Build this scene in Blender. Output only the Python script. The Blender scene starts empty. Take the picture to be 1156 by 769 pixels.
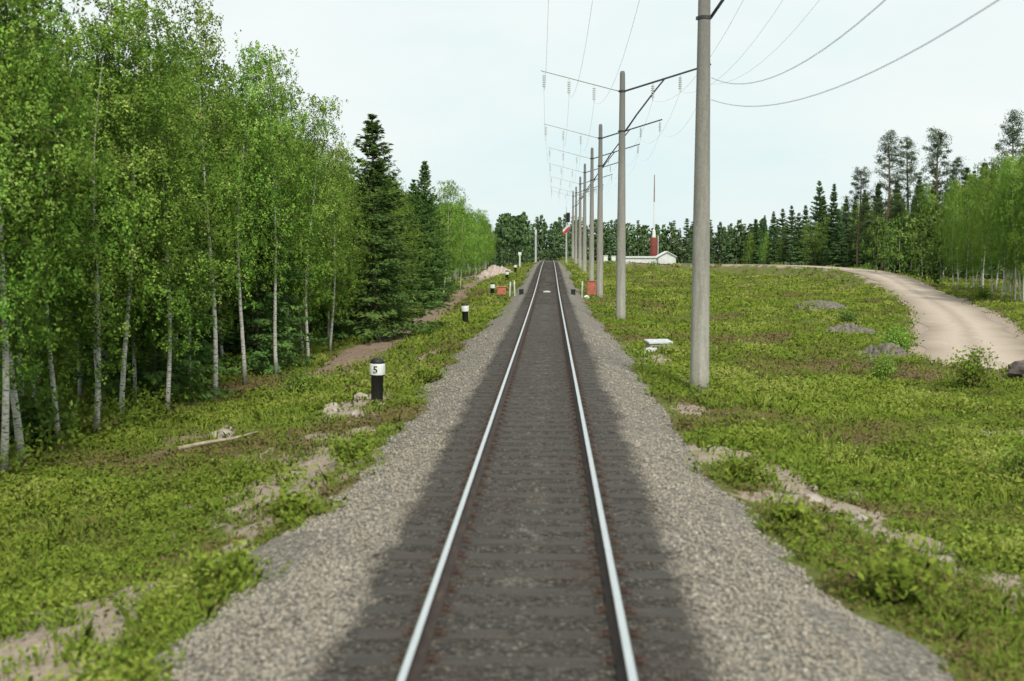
import bpy, math, random
import numpy as np
from mathutils import Vector, Matrix

random.seed(7)
C = bpy.context.scene.collection
PI = math.pi

# ------------------------------------------------------------------ noise
def _hash(ix, iy, s):
    n = (ix.astype(np.int64) * 374761393 + iy.astype(np.int64) * 668265263 + s * 974634777) & 0x7fffffff
    n = ((n ^ (n >> 13)) * 1274126177) & 0x7fffffff
    n = (n ^ (n >> 16)) & 0xffff
    return n / 65535.0

def vnoise(x, y, s=0):
    x = np.asarray(x, float); y = np.asarray(y, float)
    ix = np.floor(x); iy = np.floor(y)
    fx = x - ix; fy = y - iy
    ux = fx * fx * (3 - 2 * fx); uy = fy * fy * (3 - 2 * fy)
    a = _hash(ix, iy, s); b = _hash(ix + 1, iy, s); c = _hash(ix, iy + 1, s); d = _hash(ix + 1, iy + 1, s)
    return (a * (1 - ux) + b * ux) * (1 - uy) + (c * (1 - ux) + d * ux) * uy

def fbm(x, y, s=0, o=4):
    t = 0; a = .5; n = 0
    for i in range(o):
        t = t + a * vnoise(x * 2 ** i, y * 2 ** i, s + i * 17); n += a; a *= .5
    return t / n

def smooth(e0, e1, v):
    t = np.clip((v - e0) / (e1 - e0), 0, 1)
    return t * t * (3 - 2 * t)

# ------------------------------------------------------------------ terrain
RX = [-50, 0, 50, 80, 110, 140, 175, 200, 260, 400]
RZ = [0, 0, 0, .15, .6, .95, 1.12, 1.05, .7, .5]
def rise(y):
    y = np.asarray(y, float)
    return sum(np.interp(y + d, RX, RZ) for d in (-10, -5, 0, 5, 10)) / 5

PX = [-300, -60, -30, -14, -11, -8, -5.6, -4, -3, -1.6, 1.6, 3, 4.2, 6, 9, 13, 20, 40, 80, 300]
PZ = [-1.5, -1.6, -1.7, -1.75, -1.6, -1.5, -1.15, -.85, -.6, -.35, -.35, -.55, -.6, -.92, -1.1, -1.05, -1.15, -1.2, -1.1, -.6]
ROAD = [(34, 29.5), (26, 31.5), (20, 35.5), (16.4, 41), (17.6, 47), (20.4, 56), (23.6, 66), (27.2, 79), (31, 95), (34.6, 112), (39.4, 135), (41.8, 158), (38.5, 181), (30, 195), (18, 203), (6, 206)]
def spline(pts, n=8):
    out = []
    P = [pts[0]] + list(pts) + [pts[-1]]
    for i in range(1, len(P) - 2):
        p0, p1, p2, p3 = [np.array(q, float) for q in P[i - 1:i + 3]]
        for k in range(n):
            t = k / n
            out.append(.5 * (2 * p1 + (p2 - p0) * t + (2 * p0 - 5 * p1 + 4 * p2 - p3) * t * t + (3 * p1 - p0 - 3 * p2 + p3) * t ** 3))
    out.append(np.array(P[-2], float))
    return np.array(out)
ROADP = spline(ROAD)
ROADW = 2.25
def road_dist(x, y):
    x = np.asarray(x, float); y = np.asarray(y, float)
    d = np.full(np.broadcast(x, y).shape, 1e9)
    for p, q in zip(ROADP[:-1], ROADP[1:]):
        v = q - p; L = v @ v
        t = np.clip(((x - p[0]) * v[0] + (y - p[1]) * v[1]) / L, 0, 1)
        d = np.minimum(d, np.hypot(x - p[0] - v[0] * t, y - p[1] - v[1] * t))
    return d

def road_lift(y):
    return 1.1 * smooth(85, 190, np.asarray(y, float))

def base_h(x, y):
    x = np.asarray(x, float); y = np.asarray(y, float)
    a = np.abs(x)
    w = 1 - .4 * smooth(5, 22, a)
    return np.interp(x, PX, PZ) + rise(y) * w

def terrain(x, y):
    x = np.asarray(x, float); y = np.asarray(y, float)
    z = base_h(x, y)
    a = np.abs(x)
    k = smooth(2.6, 4.5, a)
    bump = (fbm(x * .35, y * .35, 3) - .5) * .42 + (fbm(x * 1.3, y * 1.3, 9) - .5) * .20
    z = z + bump * k
    z = z - .5 * smooth(75, 135, y) * smooth(9, 19, x)
    z = z + smooth(60, 300, a) * (fbm(x * .01, y * .01, 21, 3) - .5) * 4
    d = road_dist(x, y)
    flat = base_h(x, y) - .12 + road_lift(y)
    m = smooth(ROADW + 1.5 + 2.5 * smooth(85, 190, y), ROADW + .1, d)
    z = z * (1 - m) + flat * m
    berm = (1 - smooth(70, 120, y)) * np.exp(-((d - ROADW - 1.2) / .55) ** 2) * .22 * (.4 + fbm(x * .5, y * .5, 40))
    return z + berm
def tz(x, y):
    return float(terrain(np.array([x]), np.array([y]))[0])

SAND = [(-4.1, 19, 1.15, 3.8), (-4.5, 27.6, .9, 2.6), (-3.7, 14, .5, 1.3), (-4.6, 10.8, .9, 1.7), (-4.0, 12.4, .5, .7), (3.4, 19.6, .6, 1.9), (4.1, 16.2, .8, 1.8),
        (4.7, 14.2, .85, 1.1), (5.2, 12.6, .5, .8), (3.8, 36, .6, 3), (10.8, 25, 1.5, .5), (-5.4, 22, .6, 1.2), (3.4, 25, .3, 1.4), (-4.2, 42, .5, 3)]
def sand_mask(x, y):
    m = np.zeros_like(x)
    n = (fbm(x * 2.3, y * 1.3, 31) - .5) * 2.6
    for cx, cy, rx, ry in SAND:
        d = np.hypot((x - cx) / rx, (y - cy) / ry)
        m = np.maximum(m, smooth(1.25, .65, d + n))
    d = road_dist(x, y)
    m = np.maximum(m, .9 * smooth(ROADW + 1.3, ROADW - .1, d + (fbm(x, y, 33) - .5) * 1.3))
    m = np.maximum(m, smooth(3.6, 2.2, np.hypot((x + 7.4) / 1.3, (y - 150) / 4) + n))
    return m
def dirt_mask(x, y):
    n = (fbm(x * .7, y * .35, 51) - .5) * 2.2
    m = smooth(1.15, .45, np.abs(x + 7.7 + (fbm(y * .06, x * 0, 5) - .5) * 1.2) / 1.35 + n * .35) * smooth(31, 40, y) * smooth(250, 200, y)
    m = np.maximum(m, .9 * smooth(1.3, .5, np.hypot((x + 7.4) / 1.4, (y - 28) / 4.5) + n * .6))
    return m

# ------------------------------------------------------------------ materials
def mat(name):
    m = bpy.data.materials.new(name); m.use_nodes = True
    nt = m.node_tree
    b = nt.nodes['Principled BSDF']
    return m, nt, b
def N(nt, t, **kw):
    n = nt.nodes.new(t)
    for k, v in kw.items():
        if k in n.inputs: n.inputs[k].default_value = v
        else: setattr(n, k, v)
    return n
def ramp(nt, fac, stops):
    r = nt.nodes.new('ShaderNodeValToRGB')
    el = r.color_ramp.elements
    while len(el) < len(stops): el.new(.5)
    for e, (p, c) in zip(el, stops):
        e.position = p; e.color = (*c, 1)
    nt.links.new(fac, r.inputs[0])
    return r.outputs[0]
def mix(nt, f, a, b, kind='MIX'):
    n = nt.nodes.new('ShaderNodeMix'); n.data_type = 'RGBA'; n.blend_type = kind
    for i, v in ((0, f), (6, a), (7, b)):
        if isinstance(v, (int, float)): n.inputs[i].default_value = v
        elif isinstance(v, tuple): n.inputs[i].default_value = (*v, 1)
        else: nt.links.new(v, n.inputs[i])
    return n.outputs[2]
def mth(nt, op, a, b=0.0, clamp=False):
    n = nt.nodes.new('ShaderNodeMath'); n.operation = op; n.use_clamp = clamp
    for i, v in ((0, a), (1, b)):
        if isinstance(v, (int, float)): n.inputs[i].default_value = v
        else: nt.links.new(v, n.inputs[i])
    return n.outputs[0]
def pos(nt):
    return nt.nodes.new('ShaderNodeNewGeometry').outputs['Position']
def objc(nt):
    return nt.nodes.new('ShaderNodeTexCoord').outputs['Object']
def noise(nt, vec, scale, detail=4, rough=.55, out='Fac'):
    n = N(nt, 'ShaderNodeTexNoise', Scale=scale, Detail=detail, Roughness=rough)
    nt.links.new(vec, n.inputs['Vector'])
    return n.outputs[out]
def mapv(nt, vec, sc):
    n = nt.nodes.new('ShaderNodeMapping'); n.inputs['Scale'].default_value = sc
    nt.links.new(vec, n.inputs['Vector']); return n.outputs[0]
def bump(nt, b, h, strength=.5, dist=.02):
    n = N(nt, 'ShaderNodeBump', Strength=strength, Distance=dist)
    nt.links.new(h, n.inputs['Height']); nt.links.new(n.outputs[0], b.inputs['Normal'])
def attr(nt, name):
    return N(nt, 'ShaderNodeAttribute', attribute_name=name).outputs['Fac']

def simple(name, col, rough=.7, metal=0, var=.25, scale=6, bumpd=0):
    m, nt, b = mat(name)
    n = noise(nt, objc(nt), scale, 5)
    dark = tuple(c * (1 - var) for c in col); light = tuple(min(1, c * (1 + var)) for c in col)
    nt.links.new(ramp(nt, n, [(.3, dark), (.7, light)]), b.inputs['Base Color'])
    b.inputs['Roughness'].default_value = rough; b.inputs['Metallic'].default_value = metal
    if bumpd: bump(nt, b, n, .6, bumpd)
    return m

def leafmat(name, stops, trans=.35, up=0.0, var=.45):
    """soft foliage: leaves shade with the rounded normal of their clump"""
    m, nt, b = mat(name)
    nt.nodes.remove(b)
    col = ramp(nt, attr(nt, 'tint'), stops)
    oi = nt.nodes.new('ShaderNodeObjectInfo')
    hsv = N(nt, 'ShaderNodeHueSaturation', Saturation=1.0)
    nt.links.new(col, hsv.inputs['Color'])
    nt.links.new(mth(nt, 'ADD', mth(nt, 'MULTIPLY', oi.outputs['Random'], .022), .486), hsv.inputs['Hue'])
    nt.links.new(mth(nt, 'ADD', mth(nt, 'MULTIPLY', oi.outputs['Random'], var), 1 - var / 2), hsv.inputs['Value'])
    col = hsv.outputs[0]
    ge = nt.nodes.new('ShaderNodeNewGeometry')
    def vm(op, p, q=None):
        n = nt.nodes.new('ShaderNodeVectorMath'); n.operation = op
        for i, v in enumerate((p, q)):
            if v is None: continue
            if isinstance(v, tuple): n.inputs[i].default_value = v
            elif isinstance(v, float): n.inputs['Scale'].default_value = v
            else: nt.links.new(v, n.inputs[i])
        return n.outputs[0]
    if up:
        soft = vm('ADD', vm('SCALE', ge.outputs['Normal'], 1 - up), (0, 0, up * 1.2))
    else:
        at_ = N(nt, 'ShaderNodeAttribute', attribute_name='nrm')
        tr_ = nt.nodes.new('ShaderNodeVectorTransform'); tr_.vector_type = 'NORMAL'; tr_.convert_from = 'OBJECT'; tr_.convert_to = 'WORLD'
        nt.links.new(at_.outputs['Vector'], tr_.inputs[0])
        soft = vm('ADD', vm('SCALE', ge.outputs['Normal'], .22), vm('NORMALIZE', tr_.outputs[0]))
    soft = vm('NORMALIZE', soft)
    df = nt.nodes.new('ShaderNodeBsdfDiffuse'); nt.links.new(col, df.inputs['Color']); nt.links.new(soft, df.inputs['Normal'])
    tr = nt.nodes.new('ShaderNodeBsdfTranslucent'); nt.links.new(col, tr.inputs['Color']); nt.links.new(vm('SCALE', soft, -1.0), tr.inputs['Normal'])
    ms = N(nt, 'ShaderNodeMixShader'); ms.inputs[0].default_value = trans
    nt.links.new(df.outputs[0], ms.inputs[1]); nt.links.new(tr.outputs[0], ms.inputs[2])
    nt.links.new(ms.outputs[0], nt.nodes['Material Output'].inputs['Surface'])
    return m

M = {}
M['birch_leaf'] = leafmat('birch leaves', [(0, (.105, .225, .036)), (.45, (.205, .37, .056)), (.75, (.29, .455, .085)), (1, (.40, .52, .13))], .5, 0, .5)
M['young_leaf'] = leafmat('young birch leaves', [(0, (.095, .180, .045)), (.45, (.175, .300, .065)), (.8, (.245, .38, .085)), (1, (.34, .46, .13))], .48)
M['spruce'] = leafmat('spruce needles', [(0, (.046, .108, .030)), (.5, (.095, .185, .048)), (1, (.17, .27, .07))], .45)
M['wood_spruce'] = leafmat('hazy spruce needles', [(0, (.050, .100, .040)), (.5, (.090, .165, .060)), (1, (.15, .24, .085))], .45)  # haze over the right wood put into the needle colour
M['pine'] = leafmat('pine needles', [(0, (.070, .115, .062)), (.5, (.125, .190, .098)), (1, (.19, .26, .13))], .4)  # needles lightened: haze is part of the colour
M['far_conifer'] = leafmat('distant needles', [(0, (.10, .18, .080)), (.5, (.135, .235, .100)), (1, (.19, .30, .13))], .4)  # distance haze painted in as a paler green
M['far_leaf'] = leafmat('distant leaves', [(0, (.11, .20, .080)), (.5, (.155, .265, .10)), (1, (.22, .34, .13))], .4)  # also carries distance haze in its colour
M['grass'] = leafmat('grass blades', [(0, (.30, .235, .11)), (.18, (.26, .235, .075)), (.40, (.185, .275, .040)), (.70, (.290, .385, .056)), (1, (.44, .48, .12))], .4, .7)
M['weed'] = leafmat('weed leaves', [(0, (.28, .22, .11)), (.18, (.24, .22, .070)), (.46, (.175, .275, .038)), (.80, (.285, .385, .056)), (1, (.42, .46, .12))], .4, .7)

# birch bark
m, nt, b = mat('birch bark')
oc = objc(nt)
n1 = noise(nt, mapv(nt, oc, (3, 3, 14)), 2.2, 5, .65)
n2 = noise(nt, oc, 1.3, 4)
c = ramp(nt, n1, [(.36, (.03, .028, .025)), (.46, (.42, .41, .37)), (.7, (.68, .67, .62))])
sep = nt.nodes.new('ShaderNodeSeparateXYZ'); nt.links.new(oc, sep.inputs[0])
low = mth(nt, 'ADD', mth(nt, 'MULTIPLY', sep.outputs[2], -1.1), mth(nt, 'MULTIPLY', n2, 2.0), )
nt.links.new(mix(nt, ramp(nt, low, [(.25, (0, 0, 0)), (.9, (.8, .8, .8))]), c, (.06, .055, .045)), b.inputs['Base Color'])
b.inputs['Roughness'].default_value = .75
M['birch_bark'] = m
M['twig'] = simple('dark twigs', (.085, .06, .045), .8, 0, .4, 8)
M['spruce_bark'] = simple('spruce bark', (.10, .075, .055), .9, 0, .45, 9)
m, nt, b = mat('pine bark')
oc = objc(nt); sep = nt.nodes.new('ShaderNodeSeparateXYZ'); nt.links.new(oc, sep.inputs[0])
n1 = noise(nt, mapv(nt, oc, (6, 6, 2)), 2, 4)
f = mth(nt, 'MULTIPLY', sep.outputs[2], .09, True)
nt.links.new(mix(nt, f, ramp(nt, n1, [(.3, (.05, .04, .035)), (.7, (.14, .11, .09))]), ramp(nt, n1, [(.3, (.13, .085, .055)), (.7, (.24, .155, .10))])), b.inputs['Base Color'])
M['pine_bark'] = m

# ground sheet
m, nt, b = mat('ground cover soil')
p = pos(nt)
a1 = noise(nt, p, .5, 6, .6); a2 = noise(nt, p, 3.5, 6, .65); a3 = noise(nt, p, 22, 4, .7)
green = ramp(nt, a2, [(.28, (.060, .078, .020)), (.5, (.115, .145, .028)), (.72, (.20, .225, .05))])
olive = ramp(nt, a3, [(.3, (.10, .082, .036)), (.7, (.21, .175, .075))])
g = mix(nt, ramp(nt, a1, [(.42, (0, 0, 0)), (.62, (.85, .85, .85))]), green, olive)
sandc = ramp(nt, noise(nt, p, 9, 6, .7), [(.25, (.22, .17, .13)), (.55, (.40, .32, .255)), (.8, (.55, .47, .39))])
dirtc = ramp(nt, noise(nt, p, 5, 6, .7), [(.25, (.15, .105, .075)), (.55, (.29, .21, .155)), (.85, (.44, .345, .275))])
def edge(a):
    v = mth(nt, 'ADD', attr(nt, a), mth(nt, 'MULTIPLY', mth(nt, 'SUBTRACT', a2, .5), .9))
    return ramp(nt, v, [(.35, (0, 0, 0)), (.62, (1, 1, 1))])
g = mix(nt, edge('dirt'), g, dirtc)
g = mix(nt, edge('sand'), g, sandc)
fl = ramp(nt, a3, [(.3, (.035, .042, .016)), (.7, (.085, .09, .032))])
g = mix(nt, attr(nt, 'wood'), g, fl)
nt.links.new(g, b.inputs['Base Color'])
b.inputs['Roughness'].default_value = .95; b.inputs['Specular IOR Level'].default_value = .15
bump(nt, b, a3, .8, .05)
M['ground'] = m

# ballast
def ballast_colors(nt, p, key):
    oil = attr(nt, 'oil')
    st = ramp(nt, key, [(0, (.165, .152, .128)), (.35, (.255, .235, .192)), (.6, (.31, .28, .225)), (.8, (.36, .31, .245)), (1, (.48, .45, .38))])
    br = noise(nt, p, .8, 5)
    st = mix(nt, mth(nt, 'MULTIPLY', br, .35), st, (.28, .23, .185))
    dk = ramp(nt, key, [(0, (.034, .029, .023)), (.5, (.078, .067, .053)), (.85, (.125, .107, .085)), (1, (.20, .175, .145))])
    rust = noise(nt, mapv(nt, p, (1.2, .35, 1)), 1.4, 4)
    dk = mix(nt, ramp(nt, rust, [(.5, (0, 0, 0)), (.75, (.5, .5, .5))]), dk, (.085, .05, .032))
    e = mth(nt, 'ADD', oil, mth(nt, 'MULTIPLY', mth(nt, 'SUBTRACT', noise(nt, p, 2.2, 7, .7), .5), 1.5))
    return mix(nt, ramp(nt, e, [(.25, (0, 0, 0)), (.8, (1, 1, 1))]), st, dk)
m, nt, b = mat('track ballast')
p = pos(nt)
v = N(nt, 'ShaderNodeTexVoronoi', Scale=21.0); nt.links.new(p, v.inputs['Vector'])
sc_ = nt.nodes.new('ShaderNodeSeparateColor'); nt.links.new(v.outputs['Color'], sc_.inputs[0])
col = ballast_colors(nt, p, sc_.outputs[0])
sh = ramp(nt, v.outputs['Distance'], [(.25, (1, 1, 1)), (.75, (.45, .45, .45))])
nt.links.new(mix(nt, 1.0, col, sh, 'MULTIPLY'), b.inputs['Base Color'])
b.inputs['Roughness'].default_value = .9
bump(nt, b, mth(nt, 'MULTIPLY', v.outputs['Distance'], -1), .9, .05)
M['ballast'] = m
m, nt, b = mat('ballast stone')
nt.links.new(ballast_colors(nt, pos(nt), attr(nt, 'tint')), b.inputs['Base Color'])
b.inputs['Roughness'].default_value = .88
M['stone'] = m

# gravel road
m, nt, b = mat('gravel road')
p = pos(nt)
n1 = noise(nt, p, 1.1, 6, .6); n2 = noise(nt, p, 14, 6, .7)
ax = attr(nt, 'across')
tr = mth(nt, 'ADD', ax, mth(nt, 'MULTIPLY', mth(nt, 'SUBTRACT', n1, .5), .25))
trk = ramp(nt, tr, [(0, (.30, .235, .18)), (.26, (.47, .385, .31)), (.36, (.52, .43, .35)), (.5, (.40, .32, .255)), (.64, (.52, .43, .35)), (.75, (.47, .385, .31)), (1, (.28, .22, .165))])
nt.links.new(mix(nt, 1.0, trk, ramp(nt, n2, [(.3, (.78, .76, .74)), (.7, (1.06, 1.05, 1.03))]), 'MULTIPLY'), b.inputs['Base Color'])
b.inputs['Roughness'].default_value = .95
bump(nt, b, n2, .6, .03)
M['road'] = m

# metals, wood, concrete, paint
m, nt, b = mat('polished rail head')
n1 = noise(nt, mapv(nt, pos(nt), (30, .6, 1)), 3, 3)
nt.links.new(ramp(nt, n1, [(.3, (.74, .75, .74)), (.7, (.92, .93, .92))]), b.inputs['Base Color'])
b.inputs['Metallic'].default_value = 1; b.inputs['Roughness'].default_value = .27
M['rail_head'] = m
m, nt, b = mat('rusty rail side')
n1 = noise(nt, mapv(nt, pos(nt), (8, 2, 8)), 2, 5)
nt.links.new(ramp(nt, n1, [(.3, (.026, .018, .014)), (.6, (.055, .036, .027)), (.8, (.10, .068, .05))]), b.inputs['Base Color'])
b.inputs['Roughness'].default_value = .8
M['rail_side'] = m
m, nt, b = mat('tarred sleeper timber')
p = pos(nt)
n1 = noise(nt, mapv(nt, p, (1.2, 26, 26)), 2, 5); n2 = noise(nt, p, 1.7, 4)
cc = ramp(nt, n1, [(.3, (.030, .026, .021)), (.55, (.058, .051, .042)), (.8, (.098, .087, .072))])
nt.links.new(mix(nt, ramp(nt, n2, [(.5, (0, 0, 0)), (.75, (.6, .6, .6))]), cc, (.082, .056, .041)), b.inputs['Base Color'])
b.inputs['Roughness'].default_value = .85
bump(nt, b, n1, .7, .012)
M['sleeper'] = m
M['plate'] = simple('rusty fastening steel', (.075, .047, .034), .75, .3, .4, 20)
m, nt, b = mat('weathered concrete')
oc = objc(nt)
n1 = noise(nt, mapv(nt, oc, (5, 5, .5)), 2, 6, .65); n2 = noise(nt, oc, 16, 4, .7); n3 = noise(nt, oc, .7, 3)
cc = ramp(nt, n1, [(.28, (.26, .245, .205)), (.5, (.40, .38, .325)), (.75, (.52, .50, .44))])
sep = nt.nodes.new('ShaderNodeSeparateXYZ'); nt.links.new(oc, sep.inputs[0])
cc = mix(nt, mth(nt, 'MULTIPLY', sep.outputs[2], .085, True), cc, (.15, .15, .138))  # turns darker grey with height
cc = mix(nt, ramp(nt, n3, [(.45, (0, 0, 0)), (.8, (.4, .4, .4))]), cc, (.21, .205, .185))
nt.links.new(mix(nt, .5, cc, ramp(nt, n2, [(.3, (.6, .6, .6)), (.7, (1.15, 1.15, 1.15))]), 'MULTIPLY'), b.inputs['Base Color'])
b.inputs['Roughness'].default_value = .9
bump(nt, b, n2, .4, .01)
M['concrete'] = m
M['pale_concrete'] = simple('pale concrete', (.55, .57, .55), .85, 0, .25, 9, .008)
M['galv'] = simple('galvanised steel', (.62, .64, .64), .55, .2, .2, 9)
M['dark_steel'] = simple('dark steel', (.05, .055, .055), .6, .4, .3, 9)
M['wire'] = simple('grey wire', (.66, .69, .69), .6, .3, .2, 5)
M['wire_pale'] = simple('sky-pale wire', (.60, .63, .63), .6, 0, .1, 5)  # left wires: colour paled so they fade into the bright sky
M['pale_arm'] = simple('sky-pale galvanised arm', (.50, .53, .53), .6, 0, .12, 9)  # left arms and insulators: sky glare put into the colour as paleness
M['dark_wire'] = simple('dark cable', (.27, .28, .29), .6, .1, .2, 5)
M['glass_ins'] = simple('insulator glass', (.34, .38, .37), .3, 0, .2, 9)
M['black'] = simple('black paint', (.012, .013, .012), .6, 0, .5, 12)
M['white'] = simple('chalky white paint', (.72, .74, .70), .7, 0, .13, 11)
M['red'] = simple('faded red paint', (.40, .12, .075), .65, 0, .28, 7)
M['orange'] = simple('orange red paint', (.46, .16, .095), .65, 0, .2, 7)
M['brickred'] = simple('brown red paint', (.19, .038, .028), .75, 0, .25, 3)
M['dull_red'] = simple('weathered red paint', (.27, .16, .145), .75, 0, .2, 4)
M['signal_red'] = simple('signal red paint', (.55, .05, .04), .6, 0, .15, 5)
M['roof_pale'] = simple('pale roof sheet', (.66, .69, .68), .6, 0, .1, 2)
M['wall_white'] = simple('whitewashed wall', (.66, .68, .67), .8, 0, .12, 1.5)
M['dark_gap'] = simple('dark window', (.05, .06, .065), .4, 0, .2, 2)
M['grey_stone'] = simple('grey crushed stone', (.155, .132, .110), .9, 0, .6, 7, .05)
M['brown_stone'] = simple('brown rock', (.12, .095, .085), .9, 0, .5, 3, .06)
M['pale_stone'] = simple('pale rock', (.36, .31, .26), .9, 0, .35, 4, .04)
M['sand_heap'] = simple('sandy spoil', (.46, .37, .32), .95, 0, .3, 2, .05)
M['dead_wood'] = simple('bleached dead wood', (.36, .29, .21), .85, 0, .35, 8, .01)

# ------------------------------------------------------------------ mesh builder
class MB:
    def __init__(s):
        s.v = []; s.f = []; s.m = []; s.t = []
    def add(s, vs, fs, mi=0, tint=0):
        o = len(s.v); s.v += [tuple(q) for q in vs]
        s.f += [tuple(i + o for i in f) for f in fs]; s.m += [mi] * len(fs); s.t += [tint] * len(vs)
    def box(s, c, d, mi=0, rz=0, bev=0, top=(1, 1), rx=0):
        x, y, z = [q / 2 for q in d]
        if bev:
            vs = []
            bx, by, bz = x - bev, y - bev, z - bev
            lv = [(-z, bx, by), (-bz, x, y), (bz, x, y), (z, bx, by)]
            ring = lambda X, Y, Z: [(-X + bev, -Y, Z), (X - bev, -Y, Z), (X, -Y + bev, Z), (X, Y - bev, Z), (X - bev, Y, Z), (-X + bev, Y, Z), (-X, Y - bev, Z), (-X, -Y + bev, Z)]
            for Z, X, Y in lv: vs += ring(X, Y, Z)
            fs = [tuple(range(7, -1, -1)), tuple(range(24, 32))]
            for k in range(3):
                for i in range(8):
                    j = (i + 1) % 8
                    fs.append((k * 8 + i, k * 8 + j, k * 8 + 8 + j, k * 8 + 8 + i))
        else:
            tx, ty = top
            vs = [(-x, -y, -z), (x, -y, -z), (x, y, -z), (-x, y, -z), (-x * tx, -y * ty, z), (x * tx, -y * ty, z), (x * tx, y * ty, z), (-x * tx, y * ty, z)]
            fs = [(3, 2, 1, 0), (4, 5, 6, 7), (0, 1, 5, 4), (1, 2, 6, 5), (2, 3, 7, 6), (3, 0, 4, 7)]
        R = Matrix.Rotation(rz, 3, 'Z') @ Matrix.Rotation(rx, 3, 'X')
        s.add([R @ Vector(q) + Vector(c) for q in vs], fs, mi)
    def tube(s, pts, rad, n=6, mi=0, cap=True):
        pts = [Vector(q) for q in pts]
        vs = []; fs = []
        for i, q in enumerate(pts):
            a = pts[max(i - 1, 0)]; b_ = pts[min(i + 1, len(pts) - 1)]
            d = (b_ - a).normalized() if (b_ - a).length > 1e-9 else Vector((0, 0, 1))
            u = d.cross(Vector((0, 0, 1)) if abs(d.z) < .9 else Vector((0, 1, 0))).normalized(); w = d.cross(u)
            r = rad[i] if isinstance(rad, (list, tuple)) else rad
            for k in range(n):
                t = 2 * PI * k / n
                vs.append(q + (u * math.cos(t) + w * math.sin(t)) * r)
        for i in range(len(pts) - 1):
            for k in range(n):
                l = (k + 1) % n
                fs.append((i * n + k, i * n + n + k, i * n + n + l, i * n + l))
        if cap:
            fs.append(tuple(range(n))); fs.append(tuple(range(len(vs) - 1, len(vs) - n - 1, -1)))
        s.add(vs, fs, mi)
    def lathe(s, prof, n=20, mi=0, c=(0, 0, 0)):
        vs = []; fs = []
        for r, z in prof:
            for k in range(n):
                t = 2 * PI * k / n
                vs.append((c[0] + r * math.cos(t), c[1] + r * math.sin(t), c[2] + z))
        for i in range(len(prof) - 1):
            for k in range(n):
                l = (k + 1) % n
                fs.append((i * n + k, i * n + l, i * n + n + l, i * n + n + k))
        fs.append(tuple(range(n - 1, -1, -1))); fs.append(tuple(range(len(vs) - n, len(vs))))
        s.add(vs, fs, mi)
    def prism(s, poly, y0, y1, mi=0):   # polygon in (x, z) pushed along y
        n = len(poly)
        vs = [(x, y0, z) for x, z in poly] + [(x, y1, z) for x, z in poly]
        fs = [tuple(range(n)), tuple(range(2 * n - 1, n - 1, -1))]
        fs += [(i, i + n, (i + 1) % n + n, (i + 1) % n) for i in range(n)]
        s.add(vs, fs, mi)
    def mesh(s, name, mats, smooth=False):
        me = bpy.data.meshes.new(name)
        me.from_pydata(s.v, [], s.f)
        for q in (mats if isinstance(mats, list) else [mats]): me.materials.append(q)
        me.polygons.foreach_set('material_index', s.m)
        if smooth: me.polygons.foreach_set('use_smooth', [True] * len(s.f))
        me.update()
        return me
    def build(s, name, mats, parent=None, smooth=False):
        return link(name, s.mesh(name, mats, smooth), parent)

def link(name, me, parent=None):
    o = bpy.data.objects.new(name, me); C.objects.link(o)
    if parent: o.parent = parent
    return o
def tag(o, label=None, cat=None, group=None, kind=None):
    if label: o['label'] = label
    if cat: o['category'] = cat
    if group: o['group'] = group
    if kind: o['kind'] = kind
    return o
def empty(name, loc, label, cat, group=None, rz=0):
    o = bpy.data.objects.new(name, None); C.objects.link(o)
    o.location = loc; o.rotation_euler = (0, 0, rz)
    return tag(o, label, cat, group)
def smooth_angle(o, deg=35):
    me = o.data
    me.polygons.foreach_set('use_smooth', [True] * len(me.polygons))
    me.set_sharp_from_angle(angle=math.radians(deg))
    return o

def np_mesh(name, V, nper, mats, tint=None, faces=None, mi=None):
    """V (n,3); faces of a constant size nper, listed or consecutive."""
    me = bpy.data.meshes.new(name)
    V = np.ascontiguousarray(V, np.float32)
    F = np.arange(len(V), dtype=np.int32).reshape(-1, nper) if faces is None else np.ascontiguousarray(faces, np.int32)
    me.vertices.add(len(V)); me.vertices.foreach_set('co', V.ravel())
    me.loops.add(F.size); me.loops.foreach_set('vertex_index', F.ravel())
    me.polygons.add(len(F))
    me.polygons.foreach_set('loop_start', np.arange(0, F.size, nper, dtype=np.int32))
    me.polygons.foreach_set('loop_total', np.full(len(F), nper, np.int32))
    for q in (mats if isinstance(mats, list) else [mats]): me.materials.append(q)
    if mi is not None: me.polygons.foreach_set('material_index', np.ascontiguousarray(mi, np.int32))
    if tint is not None: set_attr(me, 'tint', tint)
    me.update(calc_edges=True)
    return me
def set_nrm(me, v, rep=4):
    a = me.attributes.new('nrm', 'FLOAT_VECTOR', 'POINT')
    a.data.foreach_set('vector', np.ascontiguousarray(np.repeat(v, rep, 0), np.float32).ravel())
def unit(v):
    return v / (np.linalg.norm(v, axis=1, keepdims=True) + 1e-9)
def set_attr(me, name, v):
    a = me.attributes.new(name, 'FLOAT', 'POINT')
    a.data.foreach_set('value', np.ascontiguousarray(v, np.float32))

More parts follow.
